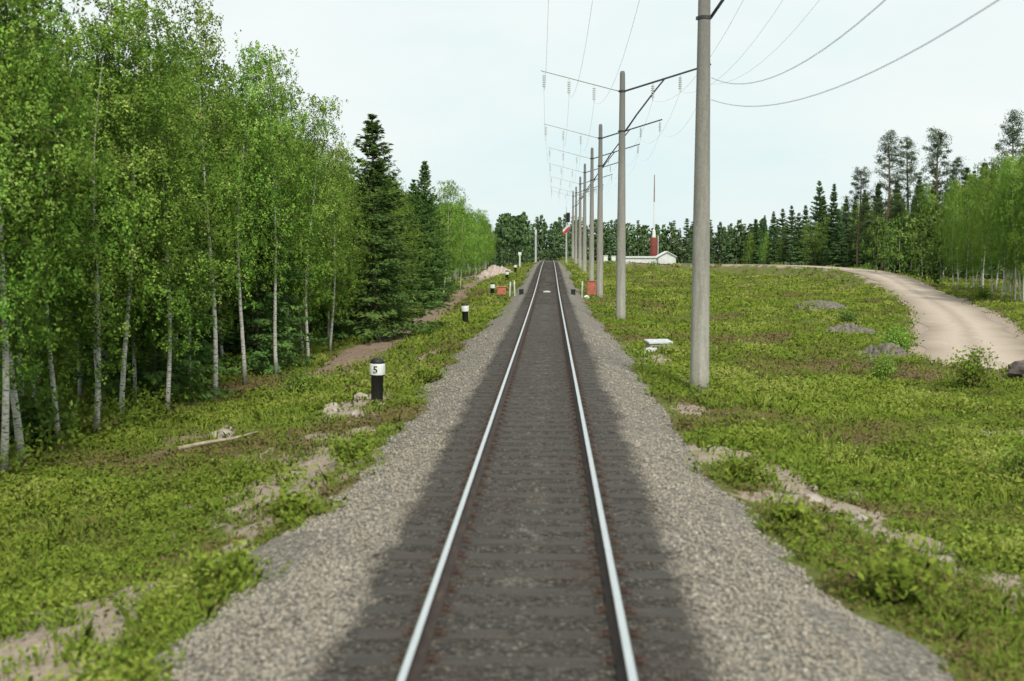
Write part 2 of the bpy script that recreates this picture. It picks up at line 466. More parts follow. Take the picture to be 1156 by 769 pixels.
# ------------------------------------------------------------------ foliage helpers
def quads(P, size, rng, aspect=.55, flat=0.0, axis=None):
    """leaf shaped quads at P: (n,3) -> (4n,3)"""
    n = len(P)
    a = rng.normal(size=(n, 3)) if axis is None else axis + rng.normal(size=(n, 3)) * .35
    a /= np.linalg.norm(a, axis=1, keepdims=True)
    b_ = rng.normal(size=(n, 3)); b_[:, 2] *= (1 - flat)
    b_ -= a * (a * b_).sum(1, keepdims=True)
    b_ /= np.linalg.norm(b_, axis=1, keepdims=True) + 1e-9
    s_ = np.asarray(size).reshape(-1, 1)
    q = np.stack([P - a * s_ * .5, P + b_ * s_ * aspect * .5 - a * s_ * .06, P + a * s_ * .5, P - b_ * s_ * aspect * .5 - a * s_ * .06], 1)
    return q.reshape(-1, 3)

def birch_meshes(seed, H, R, z0, nleaf, leaf=(.048, .086), mat_leaf='birch_leaf', nb=54, peak=.38):
    rng = np.random.default_rng(seed); rd = random.Random(seed)
    w = MB()
    bx, by = rd.uniform(-.5, .5), rd.uniform(-.5, .5)
    path = lambda t: Vector((bx * t * t + .10 * math.sin(t * 7 + seed), by * t * t + .10 * math.cos(t * 6 + seed), H * t))
    K = 12
    r0 = H * .0068
    w.tube([path(i / K) - Vector((0, 0, .25 if i == 0 else 0)) for i in range(K + 1)], [r0 * (1.25 if i == 0 else (1 - i / K) ** 1.15 + .05) for i in range(K + 1)], 8, 0)
    LP = []; LT = []; LN = []
    az = rd.uniform(0, 6)
    for i in range(nb):
        u = (i + rd.random()) / nb
        t = z0 / H + (1 - z0 / H) * u ** .92
        t = min(t, .99)
        uu = (t * H - z0) / (H - z0)
        shape = (min(uu / peak, 1)) ** .6 * (1 - max(0, (uu - peak) / (1 - peak)) ** 1.25 * .86)
        if uu < .12: shape *= rd.uniform(.5, 1.2)
        L = R * shape * rd.uniform(.62, 1.22) + .25
        az += 2.4 + rd.uniform(-.4, .4)
        el = math.radians(rd.uniform(28, 58))
        d = Vector((math.cos(az) * math.cos(el), math.sin(az) * math.cos(el), math.sin(el)))
        o = path(t)
        pts = [o + d * (L * s) + Vector((0, 0, -.42 * L * s ** 2.2)) for s in (0, .35, .7, 1)]
        rr = r0 * .34 * (1 - t) + .010
        w.tube(pts, [rr, rr * .7, rr * .45, .004], 3, 1, False)
        n = max(6, int(nleaf / nb * (.35 + L / R)))
        s = rng.uniform(.18, 1.08, n) ** .8
        P = np.array(o)[None] + np.array(d)[None] * (L * s)[:, None]
        P[:, 2] -= .42 * L * s ** 2.2
        # hanging sprays
        k = max(2, int(n / 60)); ci = rng.integers(0, k, n)
        ks = max(4, int(n / 13)); si = rng.integers(0, ks, n)          # hanging twigs
        ci = rng.integers(0, k, ks)[si]
        off = rng.normal(size=(k, 3)) * .34 * (.25 + L / R * .8)
        tw = rng.normal(size=(ks, 3)) * np.array([.16, .16, .10])
        ss = rng.uniform(.18, 1.05, ks) ** .8
        P = np.array(o)[None] + np.array(d)[None] * (L * ss[si])[:, None]
        P[:, 2] -= .42 * L * ss[si] ** 2.2
        rel = tw[si] + rng.normal(size=(n, 3)) * .035
        run = rng.uniform(0, 1, n) * (rng.uniform(.12, .62, ks) * (.3 + .9 * min(1.2, L / R)))[si]
        sway = rng.normal(size=(ks, 2)) * .22
        P += off[ci] + rel
        P[:, :2] += sway[si] * run[:, None]
        P[:, 2] -= run
        out = P * np.array([1, 1, 0]) - np.array([o.x, o.y, 0])
        LN.append(unit(unit(rel + np.array([0, 0, .08])) * .55 + unit(out) * .65 + np.array([0, 0, .55])))
        LP.append(P); base = rng.normal(.5, .13)
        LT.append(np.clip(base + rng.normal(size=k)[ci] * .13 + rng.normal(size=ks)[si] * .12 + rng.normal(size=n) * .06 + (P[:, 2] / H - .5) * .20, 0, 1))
    P = np.concatenate(LP); T = np.concatenate(LT)
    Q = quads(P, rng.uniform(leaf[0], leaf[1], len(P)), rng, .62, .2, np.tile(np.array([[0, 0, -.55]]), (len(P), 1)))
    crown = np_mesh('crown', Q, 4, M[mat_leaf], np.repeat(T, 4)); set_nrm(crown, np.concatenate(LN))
    trunk = w.mesh('trunk', [M['birch_bark'], M['twig']], True)
    return trunk, crown

def spruce_meshes(seed, H, R, z0, n_tier=34, per=150, size=.20, mat_leaf='spruce'):
    rng = np.random.default_rng(seed); rd = random.Random(seed)
    w = MB(); K = 8
    w.tube([(0, 0, H * i / K - (.25 if i == 0 else 0)) for i in range(K + 1)], [H * .011 * (1 - i / K) + .012 for i in range(K + 1)], 8, 0)
    LP = []; LA = []; LT = []; LN = []
    az = 0
    for i in range(n_tier):
        u = (i + rd.uniform(0, .6)) / n_tier
        z = z0 + (H - z0) * u ** 1.02
        for k in range(rd.choice((5, 6, 6, 7))):
            az += 2 * PI / 6 + rd.uniform(-.35, .35)
            L = R * (1 - u) ** .85 * rd.uniform(.65, 1.15) + .10
            el = math.radians(-14 + 48 * u + rd.uniform(-8, 8))
            d = np.array([math.cos(az) * math.cos(el), math.sin(az) * math.cos(el), math.sin(el)])
            w.tube([(0, 0, z), tuple(np.array([0, 0, z]) + d * L * .9)], [.018 * (1 - u) + .005, .004], 3, 0, False)
            n = max(5, int(per / 6 * (L / R + .12)))
            s = rng.uniform(.1, 1.0, n)
            P = np.array([0, 0, z])[None] + d[None] * (L * s)[:, None]
            side = np.cross(d, [0, 0, 1]); side /= np.linalg.norm(side)
            lat = rng.uniform(-1, 1, n) * (1.05 - s) * .42 * L
            P += side[None] * lat[:, None]
            P[:, 2] += .10 * L * s ** 2 - np.abs(rng.normal(size=n)) * .10
            ax = d[None] * .8 + side[None] * np.sign(lat)[:, None] * .7 + np.array([0, 0, -.35])[None]
            LP.append(P); LA.append(ax)
            LN.append(unit(d[None] * .7 + side[None] * (lat / (L + .1))[:, None] * .8 + np.array([0, 0, .75])[None] + rng.normal(size=(n, 3)) * .15))
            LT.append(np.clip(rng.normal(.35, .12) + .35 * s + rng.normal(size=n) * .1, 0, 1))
    P = np.concatenate(LP); A = np.concatenate(LA); T = np.concatenate(LT)
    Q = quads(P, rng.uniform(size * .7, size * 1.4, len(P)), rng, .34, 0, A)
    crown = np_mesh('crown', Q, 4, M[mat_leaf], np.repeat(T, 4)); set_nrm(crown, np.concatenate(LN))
    return w.mesh('trunk', M['spruce_bark'], True), crown

def pine_meshes(seed, H, R, z0, nclump=26, per=230, size=.30):
    rng = np.random.default_rng(seed); rd = random.Random(seed)
    w = MB(); K = 10
    bx = rd.uniform(-.6, .6)
    path = lambda t: Vector((bx * math.sin(t * 2.4), .25 * math.sin(t * 5 + seed), H * t))
    w.tube([path(i / K) - Vector((0, 0, .25 if i == 0 else 0)) for i in range(K + 1)], [H * .0125 * (1 - i / K) ** .7 + .03 for i in range(K + 1)], 8, 0)
    LP = []; LT = []; LN = []; az = 0
    for i in range(nclump):
        u = (i + rd.random()) / nclump
        t = z0 / H + (1 - z0 / H) * u
        az += 2.4 + rd.uniform(-.5, .5)
        L = R * (1 - .72 * u ** 1.6) * rd.uniform(.45, 1.15)
        el = math.radians(rd.uniform(-8, 32) + 25 * u)
        d = Vector((math.cos(az) * math.cos(el), math.sin(az) * math.cos(el), math.sin(el)))
        o = path(t); e = o + d * L
        w.tube([o, o + d * L * .5 + Vector((0, 0, -.08 * L)), e], [.06 * (1 - u) + .02, .03, .012], 4, 0, False)
        for q in range(2):
            c = np.array(o + d * L * (1 - .38 * q)) + rng.normal(size=3) * .15
            n = per // 2
            P = rng.normal(size=(n, 3)) * np.array([.40, .40, .27]) * rng.uniform(.35, 1.1)
            LP.append(P + c); LN.append(unit(unit(P) + np.array([0, 0, .55])))
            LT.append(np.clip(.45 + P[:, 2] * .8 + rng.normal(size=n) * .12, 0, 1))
    P = np.concatenate(LP); T = np.concatenate(LT)
    Q = quads(P, rng.uniform(size * .7, size * 1.3, len(P)), rng, .30)
    crown = np_mesh('crown', Q, 4, M['pine'], np.repeat(T, 4)); set_nrm(crown, np.concatenate(LN))
    return w.mesh('trunk', M['pine_bark'], True), crown

def shrub_mesh(seed, R, Hh, n, mat_leaf, leaf=(.06, .11)):
    rng = np.random.default_rng(seed); rd = random.Random(seed)
    w = MB(); LP = []; LT = []; LN = []
    for i in range(16):
        az = rd.uniform(0, 2 * PI); el = math.radians(rd.uniform(35, 85))
        d = Vector((math.cos(az) * math.cos(el) * R / Hh * 1.2, math.sin(az) * math.cos(el) * R / Hh * 1.2, math.sin(el)))
        L = Hh * rd.uniform(.65, 1.05)
        w.tube([(0, 0, -.1), d * L * .5, d * L + Vector((0, 0, -.1 * L))], [.016, .01, .004], 3, 0, False)
        k = n // 16
        s = rng.uniform(.25, 1.05, k)
        P = np.array(d)[None] * (L * s)[:, None] + rng.normal(size=(k, 3)) * .16 * Hh
        P[:, 2] = np.abs(P[:, 2])
        LN.append(unit(P * np.array([1, 1, .6]) / R + np.array([0, 0, .5]) + rng.normal(size=P.shape) * .2))
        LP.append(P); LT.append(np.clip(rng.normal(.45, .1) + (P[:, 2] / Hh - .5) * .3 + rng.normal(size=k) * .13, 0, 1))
    P = np.concatenate(LP); T = np.concatenate(LT)
    Q = quads(P, rng.uniform(leaf[0], leaf[1], len(P)), rng, .6)
    lv = np_mesh('leaves', Q, 4, M[mat_leaf], np.repeat(T, 4)); set_nrm(lv, np.concatenate(LN))
    return w.mesh('stems', M['twig'], True), lv

# ------------------------------------------------------------------ setting: ground
def axis(segs):
    out = [segs[0][0]]
    for a, b_, st in segs:
        n = max(1, round((b_ - a) / st)); out += list(a + (b_ - a) * (np.arange(1, n + 1) / n))
    return np.array(out)
gx = axis([(-3000, -400, 300), (-400, -60, 20), (-60, -26, 2), (-26, -14, .6), (-14, 14, .22), (14, 24, .4), (24, 60, 1), (60, 400, 20), (400, 3000, 300)])
gy = axis([(-60, 4, 4), (4, 62, .26), (62, 120, .7), (120, 280, 2), (280, 500, 12), (500, 4000, 350)])
X, Y = np.meshgrid(gx, gy)
Z = terrain(X.ravel(), Y.ravel()).reshape(X.shape)
Z = np.where(np.abs(X) < 2.7, Z - .14, Z)
nx, ny = len(gx), len(gy)
idx = np.arange(nx * ny).reshape(ny, nx)
F = np.stack([idx[:-1, :-1], idx[:-1, 1:], idx[1:, 1:], idx[1:, :-1]], -1).reshape(-1, 4)
V = np.stack([X, Y, Z], -1).reshape(-1, 3)
me = np_mesh('ground', V, 4, M['ground'], None, F)
set_attr(me, 'sand', sand_mask(X.ravel(), Y.ravel()))
set_attr(me, 'dirt', dirt_mask(X.ravel(), Y.ravel()))
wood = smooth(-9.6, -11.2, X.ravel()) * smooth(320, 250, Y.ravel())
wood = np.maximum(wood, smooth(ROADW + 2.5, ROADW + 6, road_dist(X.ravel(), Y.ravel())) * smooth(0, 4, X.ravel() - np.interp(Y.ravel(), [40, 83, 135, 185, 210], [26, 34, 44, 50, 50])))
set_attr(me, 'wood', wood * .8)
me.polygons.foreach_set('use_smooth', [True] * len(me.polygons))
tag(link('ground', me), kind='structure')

# road strip
t = 17
Rv = []; ac = []
for i, q in enumerate(ROADP):
    a = ROADP[max(i - 1, 0)]; b_ = ROADP[min(i + 1, len(ROADP) - 1)]
    d = (b_ - a) / np.linalg.norm(b_ - a); nrm = np.array([d[1], -d[0]])
    for k in range(t):
        u = k / (t - 1) * 2 - 1
        w_ = ROADW + (vnoise(np.array([i * .6]), np.array([3.0 if u < 0 else 8.0]), 77)[0] - .5) * .9
        qq = q + nrm * u * w_
        Rv.append((qq[0], qq[1])); ac.append((u + 1) / 2)
Rv = np.array(Rv); ac = np.array(ac)
rz = base_h(Rv[:, 0], Rv[:, 1]) - .12 + road_lift(Rv[:, 1]) + .05 * (1 - (2 * ac - 1) ** 4) + .015 - .03 * np.exp(-((np.abs(ac - .5) - .2) / .07) ** 2)
rz = np.maximum(rz, terrain(Rv[:, 0], Rv[:, 1]) * 0 + rz)
n = len(ROADP); idx = np.arange(n * t).reshape(n, t)
F = np.stack([idx[:-1, :-1], idx[:-1, 1:], idx[1:, 1:], idx[1:, :-1]], -1).reshape(-1, 4)
me = np_mesh('gravel_road', np.column_stack([Rv, rz]), 4, M['road'], None, F)
set_attr(me, 'across', ac)
me.polygons.foreach_set('use_smooth', [True] * len(me.polygons))
tag(link('gravel_road', me), kind='structure')

# ballast bed
def ballast_edge(x, y):
    return (fbm(np.asarray(x) * 0 + np.sign(x) * 7, np.asarray(y) * .45, 61) - .5) * .8 - .16 * smooth(16, 9, y) + .42 * smooth(42, 95, y) - .6 * smooth(12.2, 9.6, y) * (np.asarray(x) > 0)
bxs = axis([(-3.7, 3.7, .10)])
bys = axis([(-6, 4, .5), (4, 40, .10), (40, 90, .3), (90, 290, 1.2)])
X, Y = np.meshgrid(bxs, bys)
def ballast_h(x, y):
    a = np.abs(x)
    prof = np.interp(a, [0, 1.3, 1.7, 2.3, 3.0, 3.7], [-.203, -.207, -.27, -.42, -.62, -.95])
    e = ballast_edge(x, y)
    prof = np.where(a > 1.6, np.interp(a + e * smooth(1.6, 2.6, a), [1.6, 1.8, 2.3, 3.0, 3.7], [-.26, -.285, -.42, -.62, -.95]), prof)
    return prof + rise(y) + (fbm(x * 2.5, y * 2.5, 63) - .5) * .035
Z = ballast_h(X, Y) + (fbm(X * 11, Y * 11, 64, 2) - .5) * .03
nx, ny = len(bxs), len(bys)
idx = np.arange(nx * ny).reshape(ny, nx)
F = np.stack([idx[:-1, :-1], idx[:-1, 1:], idx[1:, 1:], idx[1:, :-1]], -1).reshape(-1, 4)
me = np_mesh('railway_ballast', np.stack([X, Y, Z], -1).reshape(-1, 3), 4, M['ballast'], None, F)
def oil_f(x, y):
    a = np.abs(x)
    return smooth(1.85, 1.25, a + (fbm(x * 1.6, y * .8, 71) - .5) * .35) * (.78 + .22 * smooth(.75, .35, np.abs(a - .8)))
set_attr(me, 'oil', oil_f(X.ravel(), Y.ravel()))
me.polygons.foreach_set('use_smooth', [True] * len(me.polygons))
tag(link('railway_ballast', me), kind='structure')

# loose ballast stones
rng = np.random.default_rng(3)
g = (1 + 5 ** .5) / 2
ICO = np.array([(-1, g, 0), (1, g, 0), (-1, -g, 0), (1, -g, 0), (0, -1, g), (0, 1, g), (0, -1, -g), (0, 1, -g), (g, 0, -1), (g, 0, 1), (-g, 0, -1), (-g, 0, 1)]) / math.sqrt(1 + g * g)
ICF = np.array([(0, 11, 5), (0, 5, 1), (0, 1, 7), (0, 7, 10), (0, 10, 11), (1, 5, 9), (5, 11, 4), (11, 10, 2), (10, 7, 6), (7, 1, 8), (3, 9, 4), (3, 4, 2), (3, 2, 6), (3, 6, 8), (3, 8, 9), (4, 9, 5), (2, 4, 11), (6, 2, 10), (8, 6, 7), (9, 8, 1)])
def stones(P, S, T, name, m, extra=None):
    n = len(P)
    v = ICO[None] * (1 + rng.uniform(-.28, .28, (n, 12, 1)))
    v = v * (rng.uniform(.65, 1.25, (n, 1, 3)))
    a = rng.uniform(0, 2 * PI, n); b_ = rng.uniform(-1, 1, n)
    ca, sa = np.cos(a)[:, None], np.sin(a)[:, None]; cb, sb = np.cos(b_)[:, None], np.sin(b_)[:, None]
    x, y, z = v[..., 0], v[..., 1], v[..., 2] * .75
    y, z = y * cb - z * sb, y * sb + z * cb
    x, y = x * ca - y * sa, x * sa + y * ca
    v = np.stack([x, y, z], -1) * S[:, None, None] + P[:, None]
    F = (ICF[None] + (np.arange(n) * 12)[:, None, None]).reshape(-1, 3)
    me = np_mesh(name, v.reshape(-1, 3), 3, m, np.repeat(T, 12), F)
    return me
zones = [(5.5, 12, 420), (12, 20, 260), (20, 32, 95), (32, 48, 32)]
P = []
for a, b_, dens in zones:
    n = int((b_ - a) * 6.2 * dens)
    P.append(np.column_stack([rng.uniform(-3.1, 3.1, n), rng.uniform(a, b_, n)]))
P = np.concatenate(P)
keep = ~((np.abs(np.abs(P[:, 0]) - .7975) < .1)) & ~((np.abs(P[:, 0]) < 1.45) & (rng.random(len(P)) < .5))
keep &= ~((np.abs(P[:, 0]) > 2.5) & (fbm(P[:, 0] * 2, P[:, 1], 66) < .45))
P = P[keep]
S = rng.uniform(.013, .029, len(P)) * (1 + .35 * smooth(20, 40, P[:, 1]))
S *= np.where(np.abs(P[:, 0]) < 1.45, .6, 1)
Pz = ballast_h(P[:, 0], P[:, 1]) + S * .3
me = stones(np.column_stack([P, Pz]), S, np.clip(rng.normal(.5, .22, len(P)), 0, 1), 'ballast_stones', M['stone'])
set_attr(me, 'oil', np.repeat(oil_f(P[:, 0], P[:, 1]), 12))
tag(link('ballast_stones', me), kind='stuff')

# ------------------------------------------------------------------ railway track
track = empty('railway_track', (0, 8, 0), 'single straight railway track on dark sleepers running into the distance', 'railway track')
prof = [(-.075, -.18), (.075, -.18), (.075, -.168), (.022, -.150), (.010, -.135), (.010, -.055), (.034, -.042), (.0365, -.012), (.030, -.004), (.020, 0), (-.020, 0), (-.030, -.004), (-.0365, -.012), (-.034, -.042), (-.010, -.055), (-.010, -.135), (-.022, -.150), (-.075, -.168)]
ys = axis([(-6, 40, 2), (40, 290, 3)])
for s in (-1, 1):
    w = MB(); n = len(prof); vs = []; fs = []; mi = []
    for y in ys:
        r = float(rise(y)); vs += [(s * .7975 + x, y - 8, z + r) for x, z in prof]
    for i in range(len(ys) - 1):
        for k in range(n):
            l = (k + 1) % n
            fs.append((i * n + k, i * n + l, i * n + n + l, i * n + n + k)); mi.append(1 if 8 <= k <= 10 else 0)
    w.add(vs, fs); w.m = mi
    w.build('rail', [M['rail_side'], M['rail_head']], track)
def sleeper_mb(rd, w, cx=0, cy=0, cz=0, fine=True):
    tilt = rd.uniform(-.006, .006)
    w.box((cx + rd.uniform(-.03, .03), cy, cz - .27), (2.75 + rd.uniform(-.06, .04), rd.uniform(.23, .26), .15), 0, tilt, .012 if fine else 0)
    for s in (-1, 1):
        w.box((cx + s * .7975, cy, cz - .188), (.36, .17, .014), 1)
        if fine:
            for q in (-1, 1):
                for e in (-1, 1):
                    w.box((cx + s * .7975 + q * .115, cy + e * .05, cz - .170), (.05, .035, .024), 1, 0, .005)
variants = []
rd = random.Random(4)
for k in range(6):
    w = MB(); sleeper_mb(rd, w); variants.append(w.mesh('sleeper', [M['sleeper'], M['plate']]))
y = 5.0; k = 0
while k < 100:
    o = link('sleeper', variants[rd.randrange(6)], track)
    o.location = (0, y - 8, float(rise(y)) + rd.uniform(-.006, .002)); o.rotation_euler.z = rd.choice((0, PI))
    y += .6 + rd.uniform(-.02, .02); k += 1
w = MB()
while y < 230:
    sleeper_mb(rd, w, 0, y - 8, float(rise(y)), False); y += .6 + rd.uniform(-.02, .02)
tag(w.build('sleepers', [M['sleeper'], M['plate']], track), kind='stuff')

# ------------------------------------------------------------------ grass and weeds
def scatter(zones, rng):
    P = []
    for a, b_, dens in zones:
        n = int(.5 * (b_ * b_ - a * a) * dens)
        D = np.sqrt(rng.uniform(a * a, b_ * b_, n)); x = rng.uniform(-.53, .47, n) * D + .22
        P.append(np.column_stack([x, D]))
        n = int((b_ - a) * 26 * dens * .4)          # verges farther out, thinner
        D = rng.uniform(a, b_, n); x = np.where(rng.random(n) < .78, .47 * D + rng.random(n) * 24, -.53 * D - rng.random(n) * 8)
        P.append(np.column_stack([x, D]))
    P = np.concatenate(P)
    x, y = P[:, 0], P[:, 1]
    a = np.abs(x)
    e = ballast_edge(x, y)
    keep = (a + e) > 2.95 + rng.normal(size=len(a)) * .10
    s_ = np.maximum(sand_mask(x, y), dirt_mask(x, y) * .85)
    keep &= rng.random(len(a)) > dirt_mask(x, y) * smooth(36, 44, y) * 1.3
    keep &= rng.random(len(a)) > s_ * (.62 + .55 * fbm(x * 2.2, y * 1.6, 87))
    keep &= road_dist(x, y) > ROADW + .25 + rng.random(len(a)) * .5
    keep &= ~((x < -26) | (x > 58))
    keep &= ~((x < -10.8) & (rng.random(len(a)) < .55))
    return P[keep]
def blades(P, per, rng, hscale, width):
    n = len(P)
    d = P[:, 1]
    patch = fbm(P[:, 0] * .55, P[:, 1] * .55, 81)
    dry = fbm(P[:, 0] * .28, P[:, 1] * .28, 83) - .16 * smooth(6.5, 4, np.abs(P[:, 0])) * smooth(24, 17, P[:, 1])
    hh = hscale * (.35 + 2.6 * patch ** 2.6) * rng.uniform(.6, 1.35, n)
    base = np.repeat(np.column_stack([P, terrain(P[:, 0], P[:, 1])]), per, 0)
    N_ = n * per
    ang = rng.uniform(0, 2 * PI, N_); rr = rng.uniform(0, .10, N_) * np.repeat(1 + d / 45, per)
    base[:, 0] += np.cos(ang) * rr; base[:, 1] += np.sin(ang) * rr
    base[:, 2] -= .02
    h = np.repeat(hh, per) * rng.uniform(.55, 1.15, N_)
    lean = rng.uniform(.15, .75, N_)
    dx, dy = np.cos(ang), np.sin(ang)
    wd = width * rng.uniform(.7, 1.4, N_) * np.repeat(1 + d / 22, per)
    a2 = ang + rng.uniform(-1, 1, N_) + PI / 2
    px_, py_ = np.cos(a2) * wd, np.sin(a2) * wd
    mid = base + np.column_stack([dx * h * lean * .35, dy * h * lean * .35, h * .6])
    tip = base + np.column_stack([dx * h * lean, dy * h * lean, h * (1 - .25 * lean)])
    o = np.column_stack([px_, py_, px_ * 0])
    v = np.stack([base - o, base + o, mid + o * .75, tip, mid - o * .75], 1).reshape(-1, 3)
    t = np.repeat(np.clip(.54 + (patch - .5) * 1.3 - smooth(.50, .68, dry) * .46 + rng.normal(size=n) * .08, 0, 1), per) + rng.normal(size=N_) * .09
    t = np.clip(t, 0, 1)
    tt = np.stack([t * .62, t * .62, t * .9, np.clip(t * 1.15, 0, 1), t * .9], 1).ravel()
    return v, tt
rng = np.random.default_rng(12)
P = scatter([(6, 13, 75), (13, 22, 42), (22, 36, 20), (36, 60, 8.5), (60, 110, 2.6)], rng)
P = P[rng.random(len(P)) < .25 + 1.1 * fbm(P[:, 0] * .8, P[:, 1] * .8, 85)]
v, t = blades(P, 8, rng, .20, .0065)
tag(link('grass', np_mesh('grass', v, 5, M['grass'], t)), kind='stuff')

P = scatter([(6, 13, 62), (13, 22, 40), (22, 36, 20), (36, 60, 9), (60, 120, 2.8), (120, 210, .5)], rng)
per = 20
patch = fbm(P[:, 0] * .5, P[:, 1] * .5, 91); dry = fbm(P[:, 0] * .3, P[:, 1] * .3, 93) - .16 * smooth(6.5, 4, np.abs(P[:, 0])) * smooth(24, 17, P[:, 1])
n = len(P)
R_ = (.12 + .16 * rng.random(n)) * (1 + P[:, 1] / 50)
B = np.repeat(np.column_stack([P, terrain(P[:, 0], P[:, 1])]), per, 0)
o = rng.normal(size=(n * per, 3)) * .55
hgt = np.repeat(.05 + .75 * patch ** 2.6 * rng.uniform(.5, 1.4, n), per)
B[:, 0] += o[:, 0] * np.repeat(R_, per); B[:, 1] += o[:, 1] * np.repeat(R_, per)
zz = rng.random(n * per)
B[:, 2] += zz * hgt
sz = np.repeat(.040 * (1 + P[:, 1] / 20), per) * rng.uniform(.6, 1.5, n * per)
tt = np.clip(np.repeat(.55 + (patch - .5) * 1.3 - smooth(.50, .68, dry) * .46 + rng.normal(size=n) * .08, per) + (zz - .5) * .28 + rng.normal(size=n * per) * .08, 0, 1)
Q = quads(B, sz, rng, .5, .6)
tag(link('weeds', np_mesh('weeds', Q, 4, M['weed'], np.repeat(tt, 4))), kind='stuff')

# forest floor plants under the left wood and right wood edge
def floor_plants(name, P, per, size, h, m):
    n = len(P)
    B = np.repeat(np.column_stack([P, terrain(P[:, 0], P[:, 1])]), per, 0)
    B[:, :2] += rng.normal(size=(n * per, 2)) * .28
    z_ = rng.random(n * per); B[:, 2] += z_ * np.repeat(h * rng.uniform(.3, 1.2, n), per)
    t_ = np.clip(np.repeat(rng.normal(.42, .1, n), per) + (z_ - .5) * .3 + rng.normal(size=n * per) * .09, 0, 1)
    Q = quads(B, np.repeat(size * (1 + P[:, 1] / 60), per) * rng.uniform(.6, 1.4, n * per), rng, .6, .4)
    tag(link(name, np_mesh(name, Q, 4, M[m], np.repeat(t_, 4))), kind='stuff')
D = 19 + 65 * rng.random(2600) ** 1.3
P = np.column_stack([-10.3 - 12 * rng.random(2600) ** 1.4, D])
floor_plants('undergrowth', P, 22, .085, .9, 'weed')

# ------------------------------------------------------------------ trees
birches = [birch_meshes(s, 11.0, R, z0, nl) for s, R, z0, nl in ((1, 1.85, 1.9, 26000), (2, 1.6, 2.5, 21000), (3, 2.1, 1.4, 28000), (4, 1.5, 3.0, 19000), (5, 1.9, 2.1, 25000), (6, 1.7, 1.7, 23000), (8, 1.4, 3.1, 15000))]
youngs = [birch_meshes(20 + s, 8.0, R, .6, nl, (.16, .26), 'young_leaf', 46, .34) for s, R, nl in ((1, 1.9, 4200), (2, 2.2, 4800), (3, 1.7, 3600))]
spruces = [spruce_meshes(30 + s, 11.0, R * 1.15, z0, 40, 640, .19) for s, R, z0 in ((1, 2.1, .5), (2, 1.8, .8), (3, 2.3, .4))]
rspruces = [spruce_meshes(40 + s, 14.0, R * rw, z0, nt_, 380, .42, 'wood_spruce') for s, R, z0, rw, nt_ in ((1, 1.75, 1.0, 1.5, 34), (2, 1.5, 1.6, 1.35, 28), (3, 2.1, .8, 1.6, 38), (4, 1.6, 2.2, 1.8, 26), (5, 1.9, .6, 1.2, 31))]
pines = [pine_meshes(50 + s, 18.0, R, z0, int(nc * 1.7), 210, .25) for s, R, z0, nc in ((1, 3.6, 4.5, 30), (2, 3.0, 6.0, 24), (3, 3.8, 5.5, 27))]

def plant(name, meshes, x, y, h, h0, label, cat, group=None, rz=None, wide=1.0, rd=random):
    o = empty(name, (x, y, tz(x, y) - .03), label, cat, group, rd.uniform(0, 2 * PI) if rz is None else rz)
    if name == 'birch_tree': o.rotation_euler.x = rd.gauss(0, .035); o.rotation_euler.y = rd.gauss(0, .035)
    s = h / h0; sx = s * wide * (1 if s > .8 else 1.12)
    for nm, me in zip(('trunk', 'crown'), meshes):
        c = link(nm, me, o)
        c.scale = (sx, sx, s) if nm == 'crown' else (sx / max(wide, 1) * .95, sx / max(wide, 1) * .95, s)
    return o

